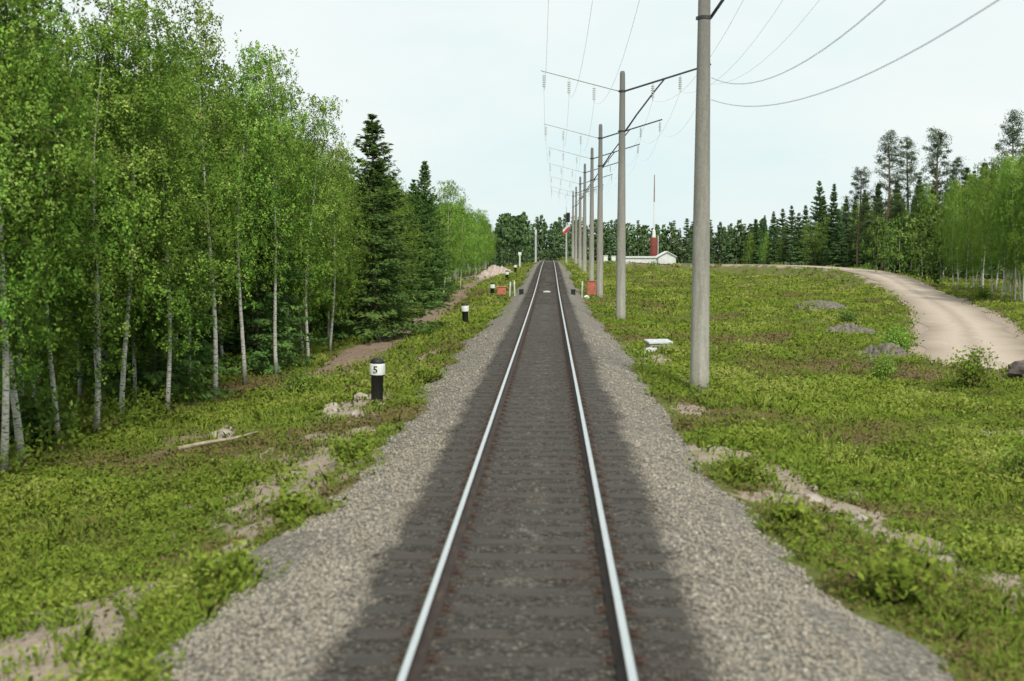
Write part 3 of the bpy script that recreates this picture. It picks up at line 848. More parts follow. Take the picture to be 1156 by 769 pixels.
LEFT = [('B',-10.9,23.5,12.5),('B',-11.0,25.5,8.6),('B',-10.7,27,10.6),('B',-10.7,29,10.8),('B',-10.3,31,10.1),('B',-9.9,34,12.0),('B',-9.8,37,10.9),('B',-9.3,40,11.1),('B',-9.1,44,10.1),('B',-9.2,49,8.9),('B',-9.1,70,8.5),('B',-8.3,92,9.8),('B',-8.3,110,8.7),('B',-9.0,140,8.7),('B',-9.9,180,8.8),('B',-10.1,52.8,7.2),('B',-10.2,45.2,10.6),('B',-11.5,51.2,9.5),('B',-11.4,56.9,9.9),('B',-10.1,47.3,8.3),('B',-11.8,42.9,10.2),('B',-11.7,48.1,9.1),('S',-11.4,61.5,7.2),('B',-10.5,21.8,11.6),('B',-11.2,59.4,6.7),('B',-10.8,63.3,7.8),('S',-11.0,54.5,9.2),('S',-11.5,33.5,9.9),('B',-11.3,40.2,10.6),('B',-11.4,36.6,9.5),('S',-10.5,41.6,9.9),('B',-10.4,20.4,9.2),('B',-11.1,38.3,9.3),('B',-11.8,30.3,10.2),('B',-11.7,46.1,9.3),('B',-11.3,35.0,9.8),('B',-11.6,32.0,9.0),('B',-10.0,55.9,7.5),('B',-12.4,68.8,7.4),('B',-13.8,71.3,9.6),('B',-13.3,34.6,9.4),('B',-12.9,74.1,10.1),('B',-13.8,52.2,10.7),('B',-13.7,60.2,10.5),('B',-13.0,28.2,11.4),('B',-13.9,37.0,10.9),('B',-12.8,49.7,10.8),('B',-13.8,54.2,11.3),('B',-13.8,30.8,10.4),('S',-13.1,64.0,9.3),('S',-12.9,39.1,11.0),('B',-12.3,24.7,10.5),('B',-13.4,58.1,10.8),('B',-13.8,44.8,12.0),('B',-13.4,56.0,10.8),('B',-13.7,42.1,11.8),('B',-12.9,66.1,9.6),('B',-13.5,32.9,9.3),('B',-13.1,26.6,11.8),('B',-11.5,72.1,9.4),('B',-13.6,47.8,9.5),('S',-12.2,53.1,10.2),('B',-13.8,62.0,10.1),('B',-13.9,40.4,10.6),('B',-16.7,57.5,9.1),('B',-18.0,40.1,11.9),('B',-14.9,75.9,9.7),('B',-17.5,54.4,9.4),('B',-16.8,45.5,10.7),('B',-17.2,87.6,10.8),('B',-17.1,80.9,11.5),('B',-14.8,86.1,9.1),('B',-16.3,69.5,11.9),('B',-15.8,66.4,12.0),('B',-17.4,77.7,11.9),('B',-17.8,37.4,11.4),('S',-14.3,83.5,9.8),('B',-16.2,60.0,10.2),('B',-16.6,62.7,11.6),('B',-17.1,71.9,12.2),('B',-17.1,50.6,11.1),('B',-16.3,32.8,10.2),('B',-17.8,47.3,10.9),('B',-17.8,35.3,9.9),('B',-17.5,74.7,12.1),('B',-17.9,83.3,12.4),('B',-15.8,31.1,9.7),('B',-16.1,36.1,10.6),('S',-17.6,42.9,9.9),('B',-14.0,80.2,9.7),('B',-18.0,100.2,9.2),('B',-20.3,55.9,10.7),('B',-23.2,88.1,12.4),('B',-23.3,60.5,12.1),('B',-20.3,45.5,9.8),('B',-19.2,107.2,11.5),('B',-23.7,67.8,11.8),('B',-23.1,57.2,12.2),('B',-23.7,107.9,11.5),('B',-19.8,96.1,10.4),('B',-23.5,72.6,11.0),('B',-20.2,68.8,9.8),('B',-19.9,78.9,10.7),('B',-23.4,100.8,10.1),('B',-18.7,91.4,9.5),('B',-21.6,92.1,12.0),('B',-22.4,104.0,10.9),('B',-19.7,53.1,12.3),('B',-23.8,75.6,11.6),('B',-22.5,45.8,11.4),('S',-21.2,85.3,11.3),('B',-23.1,83.3,9.8),('B',-10.6,133.1,7.9),('B',-10.3,170.8,6.5),('B',-11.9,167.1,7.9),('B',-11.2,128.5,8.3),('B',-11.8,151.3,9.6),('B',-10.9,103.3,8.5),('B',-10.3,188.9,7.9),('B',-10.7,74.4,8.1),('B',-10.6,176.9,8.4),('B',-11.3,196.3,7.5),('B',-10.9,86.8,8.7),('B',-10.2,114.0,7.9),('B',-11.5,81.0,9.2),('B',-9.7,154.3,6.6),('B',-11.3,164.2,9.0),('B',-11.5,184.3,8.1),('S',-10.3,65.7,7.1),('B',-11.1,119.7,8.8),('B',-11.5,90.3,8.6),('B',-11.5,158.3,8.5),('S',-9.9,97.9,8.5),('B',-11.1,78.6,8.7),('B',-10.5,123.2,8.8),('B',-12.0,96.5,9.1),('B',-9.8,106.0,7.6),('S',-10.0,94.8,8.5),('B',-10.5,83.7,8.7),('B',-11.3,138.6,9.0),('B',-10.9,193.1,8.4),('B',-11.1,108.2,7.9),('B',-11.5,146.1,7.6),('B',-11.9,76.7,9.2),('B',-11.2,199.6,8.1),('B',-11.7,143.2,9.3),('B',-10.1,116.8,8.2),('B',-11.1,100.3,8.9),('B',-11.9,93.1,9.3),('B',-11.3,125.8,8.1),('B',-11.4,173.9,8.3),('B',-11.7,135.5,8.4),('B',-15.7,137.4,9.9),('B',-15.7,178.3,10.2),('B',-14.9,153.4,8.6),('B',-13.7,116.6,9.7),('B',-14.9,215.1,10.1),('B',-13.3,110.5,8.6),('B',-12.3,223.8,7.3),('B',-14.3,101.3,9.3),('B',-15.2,208.0,9.8),('B',-14.7,89.3,9.7),('B',-15.6,173.4,9.5),('B',-15.2,119.9,10.4),('S',-15.5,94.7,9.8),('B',-15.4,161.7,9.8),('B',-15.9,185.0,9.7),('B',-14.2,203.2,10.3),('B',-14.0,230.0,8.8),('S',-15.9,123.3,9.3),('B',-15.3,107.7,10.5),('B',-14.6,148.0,10.1),('B',-15.4,129.8,8.8),('S',-13.7,105.1,8.5),('B',-16.0,191.1,9.4),('B',-15.5,220.0,9.9),('B',-15.1,113.6,9.8),('B',-15.9,169.1,10.2),('B',-15.9,97.7,10.4),('B',-15.9,195.7,10.5),('B',-15.1,157.1,10.0),('B',-15.5,134.0,9.7),('B',-14.8,126.5,9.7),('B',-15.5,143.2,9.4),('B',-12.2,211.4,9.1),('S',-8.3,55.5,10.9),('S',-8.9,84,10.8),('S',-9.6,66,9.4),('S',-9.6,83,9.3)]
RIGHT = [('B',35.0,84,11.6),('B',34.8,86,10.9),('B',36.1,92,11.1),('B',36.9,97,10.9),('B',38.9,95,12.2),('B',41.3,104,12.2),('B',40.0,108,11.0),('B',40.2,112,10.7),('B',43.0,112,12.3),('B',41.7,120,10.5),('B',43.2,104,13.4),('B',47.3,118,13.7),('B',44.7,122,11.3),('B',39.2,92,12.7),('B',43.2,100,13.4),('B',33.8,83,9.3),('B',34.2,85.5,9.8),('B',34.3,88,9.3),('B',36.2,88,11.3),('B',35.7,90,10.4),('B',37.0,91,11.0),('B',38.5,103,10.9),('B',42.2,116,11.4),('B',43.6,124,11.1),('Y',43.0,128,9.0),('Y',43.5,136,7.4),('Y',42.7,142,7.3),('Y',42.2,150,7.0),('Y',53.5,203.2,7.2),('Y',53.0,215.0,6.7),('Y',50.6,220.7,6.1),('Y',46.5,150,8.2),('Y',46.0,158,7.7),('Y',53.4,198.0,7.7),('Y',48.6,225.6,5.3),('Y',47.9,239.2,4.8),('Y',44.2,241.5,4.0),('Y',38.4,226.4,3.7),('Y',47.5,145,8.7),('Y',54.2,213.2,7.3),('S',52.5,227.3,17.5),('S',48.7,200,15.4),('S',52.1,205,13.5),('S',53.2,242.3,13.4),('S',47.1,226.7,12.8),('S',43.3,225,11.7),('S',41.7,235.2,10.4),('S',55.8,205.9,13.5),('S',55.6,190,12.4),('S',57.7,185,12.6),('S',58.9,180,13.7),('S',58.9,170,14.1),('S',59.7,165,15.1),('S',60.4,160,15.4),('S',56.3,215,13.5),('S',59.0,210,13.7),('S',61.9,205,13.0),('S',64.4,190,13.8),('S',48.6,242.8,12.6),('S',45.3,245,11.6),('S',52.8,225,14.4),('S',63.9,200,13.3),('S',52.0,185,14.6),('S',54.0,182,15.0),('S',56.2,178,15.3),('S',56.7,172,15.2),('S',58.7,165,15.5),('S',59.2,160,15.9),('S',53.4,198.1,14.2),('S',46.9,219.2,11.1),('S',49.0,197.4,11.0),('B',50.6,222.8,9.5),('B',51.9,216.0,10.2),('B',54.5,211.1,10.9),('B',51.4,188,10.1),('B',51.4,178,10.5),('B',53.6,176,10.8),('B',53.4,165,10.9),('B',51.8,152,11.1),('B',45.8,229.0,8.3),('B',47.2,219.1,8.6),('B',42.0,225.1,7.5),('B',40.5,233.5,7.6),('B',59.3,200,10.5),('B',51.9,148,11.7),('B',53.5,213.7,12.3),('B',56.5,212.2,12.9),('B',50.6,180,12.3),('B',52.2,176,12.7),('B',53.5,172,13.0),('B',53.2,162,13.0),('B',52.7,156,12.9),('B',52.8,225,10.6),('B',50.0,228,10.0),('B',47.3,232,9.4),('P',47.9,180,16.1),('P',49.3,172,20.4),('P',54.9,180,20.4),('P',54.9,165,20.4),('P',58.4,150,20.7),('P',60.4,175,17.0)]
FAR = [('S',-18.1,269.6,8.7),('S',-16.5,270.1,10.2),('Y',-14.8,267.6,10.1),('Y',-13.7,264.5,8.4),('Y',-11.6,271.4,8.5),('Y',-10.4,266.9,12.0),('Y',-9.3,271.7,11.2),('Y',-7.8,275.9,11.8),('Y',-5.8,264.8,11.8),('S',-3.9,268.6,9.0),('Y',-1.8,266.5,10.4),('S',0.3,268.8,8.6),('Y',1.3,267.2,8.1),('S',2.4,273.1,8.6),('S',3.6,264.7,11.1),('S',5.5,269.4,9.8),('Y',6.7,271.7,10.0),('S',7.9,267.2,10.8),('Y',10.0,274.6,9.5),('S',11.2,271.7,8.9),('Y',12.3,267.1,9.8),('S',14.2,264.9,10.6),('S',15.3,271.2,10.7),('S',16.8,269.8,8.6),('Y',18.4,265.8,9.9),('Y',20.5,266.3,9.7),('Y',22.3,275.4,9.8),('S',24.4,265.2,10.2),('Y',25.4,272.5,9.7),('Y',26.7,267.5,8.7),('Y',27.9,266.7,10.2),('Y',29.5,267.4,8.6),('S',31.6,267.2,11.4),('S',33.1,268.4,10.9),('S',34.8,274.7,10.4),('Y',36.9,271.0,8.4),('S',38.1,274.9,11.4),('Y',39.9,271.6,10.3),('Y',41.5,276.0,9.5),('S',42.5,274.8,9.3),('Y',44.4,275.0,8.1),('Y',45.8,274.5,7.8),('Y',47.3,270.9,7.9),('S',49.0,271.3,9.7),('Y',50.1,274.6,7.5),('Y',-19.7,291.3,9.1),('S',-17.3,286.4,9.7),('S',-15.2,294.4,10.7),('S',-13.3,289.1,9.2),('S',-12.1,288.4,9.9),('Y',-10.6,289.9,12.3),('Y',-8.5,296.6,11.8),('Y',-6.7,296.0,12.6),('Y',-4.3,289.3,8.0),('S',-2.9,288.6,11.2),('Y',-1.1,289.8,9.4),('Y',1.3,286.9,9.5),('Y',2.6,294.5,10.8),('S',4.6,286.2,9.6),('S',6.0,296.0,12.0),('S',7.6,293.6,11.9),('Y',9.4,295.7,8.9),('Y',12.0,291.7,10.3),('S',13.5,294.6,10.6),('S',14.9,294.4,11.0),('S',16.9,290.7,9.7),('Y',19.2,297.2,10.7),('S',21.4,293.5,10.6),('S',23.9,296.6,10.3),('Y',26.3,293.8,9.5),('Y',27.8,293.7,8.4),('S',30.0,297.8,9.2),('S',32.6,289.8,9.6),('Y',35.1,287.0,9.9),('S',36.9,291.8,9.7),('Y',38.2,295.6,10.8),('S',39.7,287.7,9.6),('S',41.1,296.1,9.8),('Y',43.3,297.4,9.4),('S',44.6,289.5,10.4),('Y',46.8,296.1,9.3),('S',48.9,296.1,10.9),('S',51.3,297.6,9.4),('S',53.3,292.4,11.4),('S',-21.0,315.2,9.5),('Y',-19.0,314.9,9.6),('S',-16.7,314.0,10.9),('Y',-13.9,314.7,10.6),('Y',-12.4,312.8,12.4),('Y',-10.8,309.3,13.3),('Y',-9.2,316.4,13.1),('Y',-7.7,311.4,12.9),('S',-5.6,314.0,11.5),('S',-3.5,316.6,12.1),('S',-1.2,316.3,9.9),('S',1.4,318.7,10.2),('S',4.1,320.1,11.7),('Y',5.7,310.6,8.5),('Y',7.4,310.2,10.7),('S',10.0,310.5,10.1),('Y',11.9,311.4,11.5),('Y',14.3,310.4,8.3),('Y',16.3,317.2,9.8),('S',17.9,309.4,12.4),('S',20.1,310.8,10.8),('S',21.7,320.9,9.9),('S',24.4,320.4,12.5),('Y',26.4,314.6,10.4),('S',28.5,309.2,10.7),('Y',30.9,314.4,10.9),('S',33.3,311.0,12.1),('S',35.4,318.6,9.7),('Y',37.8,313.9,9.4),('S',40.0,318.7,9.4),('Y',41.7,318.3,9.0),('S',44.3,319.6,9.7),('Y',46.7,313.9,8.9),('S',49.1,314.6,11.6),('S',50.4,316.5,10.6),('Y',52.1,313.1,9.3),('S',54.4,313.7,10.9),('Y',57.2,318.1,9.2),('Y',-17.5,248.2,4.1),('Y',-16.3,250.6,3.8),('Y',-15.3,250.0,3.7),('Y',-14.3,250.5,4.5),('Y',-13.2,253.1,4.6),('Y',-12.1,258.0,4.1),('Y',-10.2,248.8,4.0),('Y',-8.8,248.5,4.5),('Y',-7.9,252.7,3.4),('Y',-6.7,254.1,3.3),('Y',-5.1,252.2,3.9),('Y',45.0,275.9,11.0),('S',48.1,286.9,10.7),('Y',47.0,272.8,10.0),('S',48.4,273.2,11.5),('Y',49.3,271.3,11.4),('S',49.9,268.0,9.8),('Y',52.8,276.8,9.7),('S',56.7,290.4,11.9)]
EDGE = [(-13.4,9.1,10.1),(-12.9,13.9,9.2),(-11.7,6.2,9.8),(-10.8,9.0,10.4),(-13.8,16.9,10.9),(-12.7,15.6,9.2),(-16.3,9.9,11.6),(-12.4,12.1,11.6),(-11.2,15.3,10.2),(-11.5,18.2,9.3),(-15.3,7.8,11.9),(52.6,61.6,10.1),(43.9,65.4,10.2),(51.0,69.6,12.2),(63.4,74.8,12.0),(54.2,91.5,9.6),(64.7,84.5,12.2),(55.7,68.7,9.7),(50.6,82.9,10.0),(60.7,41.4,12.5),(58.8,42.8,10.4),(40.6,46.1,11.7),(41.9,76.8,12.1),(48.2,91.0,12.5),(32.8,54.7,11.1),(37.1,39.7,10.4),(35.6,71.0,9.1),(41.3,84.9,12.4),(43.6,86.4,10.6),(53.2,66.1,11.1),(55.9,61.3,9.8),(65.2,54.3,10.8),(52.2,39.1,11.2),(54.5,63.2,10.2),(56.6,76.2,9.1),(54.3,41.3,12.4),(46.4,51.6,11.1)]
rd = random.Random(9)
special = {
    0: 'very tall birch at the extreme left edge, its top out of the frame',
    2: 'tall full birch nearest the left edge whose pale trunk shows high up in the crown',
    5: 'tallest pointed birch in the left wood, reaching the top of the frame',
    7: 'birch with loose open top where the left treeline begins to step down',
    9: 'shorter rounded birch just before the dark spruce in the left wood',
    14: 'farthest birch at the end of the left treeline near the track crest',
}
nspr = 0
for i, (k, x, y, h) in enumerate(LEFT):
    if k == 'B':
        if i in special: lab, grp = special[i], None
        elif y < 64 and x > -12.2: lab, grp = 'white-trunked birch in the dense front row of the left wood', 'birches along the front of the left wood'
        elif y < 64: lab, grp = 'birch deeper inside the left wood behind the front row', 'birches deeper in the left wood'
        else: lab, grp = 'leafy green birch in the far stretch of the left wood beside the dirt strip', 'birches in the far stretch of the left wood'
        r = 0 if rd.random() > .25 else rd.random()
        plant('birch_tree', birches[rd.randrange(7)], x, y, h, 11.0, lab, 'tree', grp, None, rd.uniform(1.08, 1.38), rd)
    else:
        if i >= len(LEFT) - 4:
            lab = ['broad dark spruce standing out in front of the birches left of the track', 'thin pointed spruce rising above the far end of the left treeline',
                   'short dark spruce beside the broad spruce in the left wood', 'small dark spruce next to the thin pointed spruce'][i - len(LEFT) + 4]
            grp = None
        else: lab, grp = 'dark spruce mixed in among the birches of the left wood', 'spruces among the left birches'
        plant('spruce_tree', spruces[i % 3], x, y, h, 11.0, lab, 'tree', grp, None, 1.5 if i == len(LEFT) - 4 else 1.15, rd)
pl = ['tall clumpy pine left of the pine pair above the right wood', 'left pine of the tall open-crowned pair above the right wood', 'right pine of the tall open-crowned pair above the right wood',
      'tall lone pine with open clumpy crown beside the gravel road wood', 'sparse thin pine topping the birches near the right edge', 'smaller pine behind the tall lone pine']
pi = 0
for i, (k, x, y, h) in enumerate(RIGHT):
    if k == 'B':
        lab = {0: 'bright birch at the right edge of the frame beyond the gravel road', 3: 'slender birch with bare pale trunk standing near the road bend at right'}.get(i, 'birch in the group beyond the gravel road at right')
        plant('birch_tree', birches[rd.randrange(7)], x, y, h, 11.0, lab, 'tree', None if i in (0, 3) else 'birches beyond the gravel road', None, 1.1, rd)
    elif k == 'Y':
        plant('young_birch', youngs[rd.randrange(3)], x, y, h, 8.0, 'low bushy young birch along the right side of the gravel road', 'tree', 'young birches along the gravel road', None, 1.25, rd)
    elif k == 'S':
        plant('spruce_tree', rspruces[rd.randrange(5)], x, y, h, 14.0, 'dark pointed spruce in the wood behind the gravel road', 'tree', 'spruces behind the gravel road', None, rd.uniform(.9, 1.15), rd)
    else:
        plant('pine_tree', pines[pi % 3], x, y, h, 18.0, pl[pi], 'tree', None, None, 1.0, rd); pi += 1

for x, y, h in EDGE:
    plant('birch_tree', birches[rd.randrange(7)], x, y, h, 11.0, 'birch at the margin of the wood, just past the edge of the frame', 'tree', 'birches at the margins of the woods', None, 1.1, rd)

# distant wood: one mesh per tree
def far_mesh(seed, kind):
    rng = np.random.default_rng(seed)
    if kind == 'S':
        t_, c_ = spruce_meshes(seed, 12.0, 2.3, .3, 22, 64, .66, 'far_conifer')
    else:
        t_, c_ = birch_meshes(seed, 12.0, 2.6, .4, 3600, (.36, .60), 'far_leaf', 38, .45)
    return t_, c_
def joined(pair, name):
    import bmesh
    bm = bmesh.new()
    set_attr(pair[0], 'tint', np.zeros(len(pair[0].vertices))); set_nrm(pair[0], np.zeros((len(pair[0].vertices), 3)), 1)
    for k, me in enumerate(pair):
        n0 = len(bm.faces); bm.from_mesh(me); bm.faces.ensure_lookup_table()
        if k:
            for f in bm.faces[n0:]: f.material_index = len(pair[0].materials)
    me = bpy.data.meshes.new(name); bm.to_mesh(me); bm.free()
    for q in list(pair[0].materials) + list(pair[1].materials): me.materials.append(q)
    return me
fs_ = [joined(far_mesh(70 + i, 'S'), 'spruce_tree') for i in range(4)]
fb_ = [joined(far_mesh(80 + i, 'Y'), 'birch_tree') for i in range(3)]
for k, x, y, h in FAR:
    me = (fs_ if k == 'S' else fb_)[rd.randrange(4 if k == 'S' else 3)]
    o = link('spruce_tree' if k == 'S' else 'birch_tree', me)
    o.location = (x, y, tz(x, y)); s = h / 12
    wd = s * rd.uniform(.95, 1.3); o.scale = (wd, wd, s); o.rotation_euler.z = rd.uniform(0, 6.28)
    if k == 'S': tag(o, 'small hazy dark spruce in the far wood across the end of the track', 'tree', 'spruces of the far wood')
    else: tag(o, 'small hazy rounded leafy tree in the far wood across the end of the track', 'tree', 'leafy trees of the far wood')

# ------------------------------------------------------------------ shrubs
def shrub(x, y, me, s, label, group=None, cat='shrub'):
    o = empty('shrub', (x, y, tz(x, y) - .03), label, cat, group, rd.uniform(0, 6))
    for nm, q in zip(('stems', 'leaves'), me):
        c = link(nm, q, o); c.scale = (s, s, s)
    return o
sh = [shrub_mesh(90, .8, 1.0, 1500, 'birch_leaf'), shrub_mesh(91, 1.0, .8, 1700, 'young_leaf'), shrub_mesh(92, .9, 1.0, 1600, 'weed')]
SHR = [(-7.0, 33, 0, .85, 'small dark green bush on the grassy slope left of the nearest marker post'),
       (13.2, 43.5, 0, 1.0, 'dark bush at the inner edge of the gravel road bend'),
       (12.4, 33.5, 2, 1.1, 'leafy green bush in front of the end of the gravel road at right'),
       (10.6, 36.0, 0, .75, 'small dark bush left of the leafy bush below the road'),
       (8.2, 19.5, 2, .8, 'dark green bush at the right edge of the frame in the grass'),
       (16.2, 62, 1, .9, 'pale green bush on the grass beside the middle of the road bend'),
       (33.5, 90, 0, 1.1, 'dark round bush at the far side of the gravel road'),
       (47.0, 150, 1, 1.9, 'low pale bush at the outer side of the far gravel road'),
       (47.5, 175, 1, 2.3, 'wide pale green bush where the far road meets the wood')]
for x, y, k, s, lab in SHR: shrub(x, y, sh[k], s, lab)
for i in range(44):
    y = 20 + 48 * rd.random(); x = -11.2 - 6 * rd.random()
    shrub(x, y, sh[i % 3], rd.uniform(1.0, 2.5), 'leafy undergrowth bush between the birch trunks of the left wood', 'undergrowth bushes in the left wood')
tf = [shrub_mesh(95, .55, .5, 1100, 'grass', (.05, .13)), shrub_mesh(96, .7, .42, 1300, 'grass', (.05, .12))]
TUF = [(-3.05, 30.5, 0, 1.0, 'bright yellow-green clump on the ballast edge beyond the nearest marker post'), (-2.95, 25.5, 1, .65, 'low green clump at the ballast edge in front of the nearest marker post'),
       (-3.2, 19.5, 0, .9, 'green clump overhanging the left ballast in the middle foreground'), (-3.15, 15, 1, .95, 'dark-edged green clump at the left ballast shoulder beside the sandy patch'),
       (-3.3, 12.0, 0, .9, 'bright green clump spreading along the left ballast in the foreground'),
       (3.25, 14.3, 1, .9, 'broad green clump along the right ballast shoulder in the middle foreground'), (3.62, 11.4, 0, 1.05, 'thick green clump overhanging the right ballast in the foreground'),
       (3.15, 17.6, 0, .75, 'bright green clump at the right ballast edge near the pale stones')]
for x, y, k, s, lab in TUF: shrub(x, y, tf[k], s, lab, None, 'plant')

# ------------------------------------------------------------------ poles and wires
POLES = [(3.95, 28.7), (3.65, 56), (3.65, 80), (3.9, 103), (3.95, 126), (4.1, 151), (4.15, 177), (4.2, 203)]
plab = ['tall concrete pole nearest the camera, its top cut off by the frame', 'second concrete pole along the right of the track, its V crossarms clear of the others',
        'third concrete pole along the right of the track, with dark curved arm strut', 'fourth concrete pole of the row right of the track', 'fifth concrete pole of the row right of the track',
        'sixth concrete pole of the row right of the track', 'seventh concrete pole of the row right of the track', 'eighth and farthest concrete pole of the row right of the track']
PH = 12.0
w = MB(); w.lathe([(.245, -.3), (.24, .4), (.21, 4), (.165, 8), (.125, 11.9), (.09, 12.0)], 20); SHAFT = w.mesh('shaft', M['concrete'], True)
ROOT = 11.05; LA, RA = 3.9, 4.2; LR, RR = 1.0, 1.25
w = MB(); w.tube([(-.1, 0, ROOT), (-LA, 0, ROOT + LR)], .024, 6); w.tube([(-.1, 0, ROOT - .02), (-LA, .12, ROOT + LR)], .016, 5); ARML = w.mesh('crossarm', M['pale_arm'])
w = MB(); w.tube([(.1, 0, ROOT), (RA, 0, ROOT + RR)], .05, 6); w.tube([(.1, 0, ROOT - .02), (RA, .12, ROOT + RR)], .03, 5); ARMR = w.mesh('crossarm', M['dark_steel'])
w = MB(); w.tube([(.15, 0, 9.15), (.7, 0, 9.95), (1.5, 0, 11.0), (2.0, 0, ROOT + RR * 2 / RA - .03)], .045, 6); BRACE = w.mesh('brace', M['dark_steel'], True)
w = MB(); w.lathe([(.155, 0), (.165, .01), (.165, .09), (.155, .1)], 16); w.box((-.17, 0, .05), (.05, .12, .07)); BAND = w.mesh('clamp_band', M['dark_steel'])
w = MB(); w.tube([(0, 0, 0), (0, 0, -.12)], .012, 5)
for k in range(6): w.lathe([(.02, -.12 - k * .1), (.085, -.17 - k * .1), (.09, -.185 - k * .1), (.02, -.20 - k * .1)], 10)
w.tube([(0, 0, -.72), (0, 0, -.84)], .02, 5); INS = w.mesh('insulator', M['glass_ins']); INSL = INS.copy(); INSL.materials[0] = M['pale_arm']
INSX = [-3.75, -2.55, -1.35, 1.45, 2.75, 4.05]
def arm_z(x): return ROOT + (LR * -x / LA if x < 0 else RR * x / RA)
pz = []
for i, (x, y) in enumerate(POLES):
    z = tz(x, y) + (0 if i else -.0)
    pz.append(z)
    o = empty('utility_pole', (x, y, z), plab[i], 'pole', 'concrete poles along the track', 0)
    link('shaft', SHAFT, o); link('crossarm', ARML, o); link('crossarm', ARMR, o); link('brace', BRACE, o)
    for bz in (ROOT - .05, 9.1):
        c = link('clamp_band', BAND, o); c.location = (0, 0, bz)
    for xi in INSX:
        c = link('insulator', INSL if xi < 0 else INS, o); c.location = (xi, 0, arm_z(xi) - .03)
wl = ['outermost thin wire on the left arms of the pole row', 'middle thin wire on the left arms of the pole row', 'innermost thin wire on the left arms of the pole row',
      'innermost thin wire on the right arms of the pole row', 'middle thin wire on the right arms of the pole row', 'outermost thin wire on the right arms of the pole row']
stations = [(3.95, 1.0, -.55)] + [(x, y, z) for (x, y), z in zip(POLES, pz)]
for k, xi in enumerate(INSX):
    pts = []
    for (x0, y0, z0), (x1, y1, z1) in zip(stations[:-1], stations[1:]):
        for s in range(10):
            u = s / 10
            pts.append((x0 + (x1 - x0) * u + xi, y0 + (y1 - y0) * u, z0 + (z1 - z0) * u + arm_z(xi) - .88 - 1.1 * 4 * u * (1 - u)))
    x1, y1, z1 = stations[-1]; pts.append((x1 + xi, y1, z1 + arm_z(xi) - .88))
    w = MB(); w.tube(pts, .0048, 5); tag(w.build('overhead_wire', M['wire_pale'] if k < 3 else M['wire'], None, True), wl[k], 'wire', 'wires along the pole row')
for k, (xa, xb, z0, a, b_, lab) in enumerate(((4.15, 5.4, 6.6, -.194, .00788, 'lower dark sagging cable from the nearest pole, right of it in the sky'), (4.15, 4.25, 7.13, -.215, .0090, 'upper dark sagging cable from the nearest pole, right of it in the sky'))):
    pts = [(xa + (xb - xa) * t / 28, 28.7 - t, z0 + a * t + b_ * t * t) for t in np.linspace(0, 27.7, 30)]
    w = MB(); w.tube(pts, .0065, 5); tag(w.build('overhead_cable', M['dark_wire'], None, True), lab, 'cable')

# ------------------------------------------------------------------ marker posts
w = MB(); w.lathe([(.125, -.2), (.130, 0), (.135, .62), (.162, .64), (.168, .68)], 24); BODY = w.mesh('body', M['black'], True)
w = MB(); w.lathe([(.170, .66), (.172, .67), (.172, .90), (.170, .91)], 24); BANDW = w.mesh('number_band', M['white'], True)
w = MB(); w.lathe([(.166, .905), (.155, .96), (.125, 1.005), (.07, 1.03), (.01, 1.036)], 24); CAP = w.mesh('cap', M['black'], True)
cu = bpy.data.curves.new('numeral', 'FONT'); cu.body = '5'; cu.size = .22; cu.align_x = 'CENTER'; cu.extrude = 0.0; cu.offset = .006
to = bpy.data.objects.new('numeral', cu); C.objects.link(to)
bpy.context.view_layer.update()
NUM = bpy.data.meshes.new_from_object(to.evaluated_get(bpy.context.evaluated_depsgraph_get()))
bpy.data.objects.remove(to)
NUM.name = 'numeral'; NUM.materials.clear(); NUM.materials.append(M['black'])
for v_ in NUM.vertices:
    x, y = v_.co.x, v_.co.y
    v_.co = (x, -math.sqrt(max(.1755 ** 2 - x * x, 0)), y + .71)
ml = ['nearest black and white marker post with a numeral, on the sandy left shoulder', 'second black and white marker post on the grass left of the track', 'third marker post beside the red cabinet left of the track',
      'fourth small marker post up the left side of the track', 'fifth and farthest small marker post near the crest at left']
for i, (x, y) in enumerate([(-4.0, 27.8), (-3.9, 56), (-4.0, 84), (-4.0, 112), (-4.0, 140)]):
    o = empty('marker_post', (x, y, tz(x, y) - .02), ml[i], 'marker post', 'distance marker posts', -.12 + .05 * i)
    o.rotation_euler.y = (.02, -.03, .02, .03, -.02)[i]
    o.scale = (1.1, 1.1, 1.1); o.location.z += .06
    link('body', BODY, o); bnd = link('number_band', BANDW, o); link('cap', CAP, o)
    if i < 1: link('numeral', NUM, bnd)

# ------------------------------------------------------------------ lineside things
def at(x, y, dz=0): return (x, y, tz(x, y) + dz)
# concrete box with tilted lid
o = empty('cable_box', at(3.95, 39.6, -.04), 'grey concrete cable box with pale tilted lid in the grass before the second pole', 'concrete box', None, .18)
w = MB(); w.box((0, 0, .17), (.74, .5, .40), 0, 0, .015); w.build('body', M['concrete'], o)
w = MB(); w.box((0, .02, .415), (.86, .62, .07), 0, .05, .012, (1, 1), .10); w.build('lid', M['pale_concrete'], o)
w = MB(); w.box((0, 0, .03), (.7, .46, .08), 0, .4, .012); sl = w.build('concrete_slab', M['pale_concrete']); sl.location = at(3.45, 38.9, .05); sl.rotation_euler = (.08, -.22, .2)
tag(sl, 'pale loose concrete slab lying left of the cable box', 'slab')
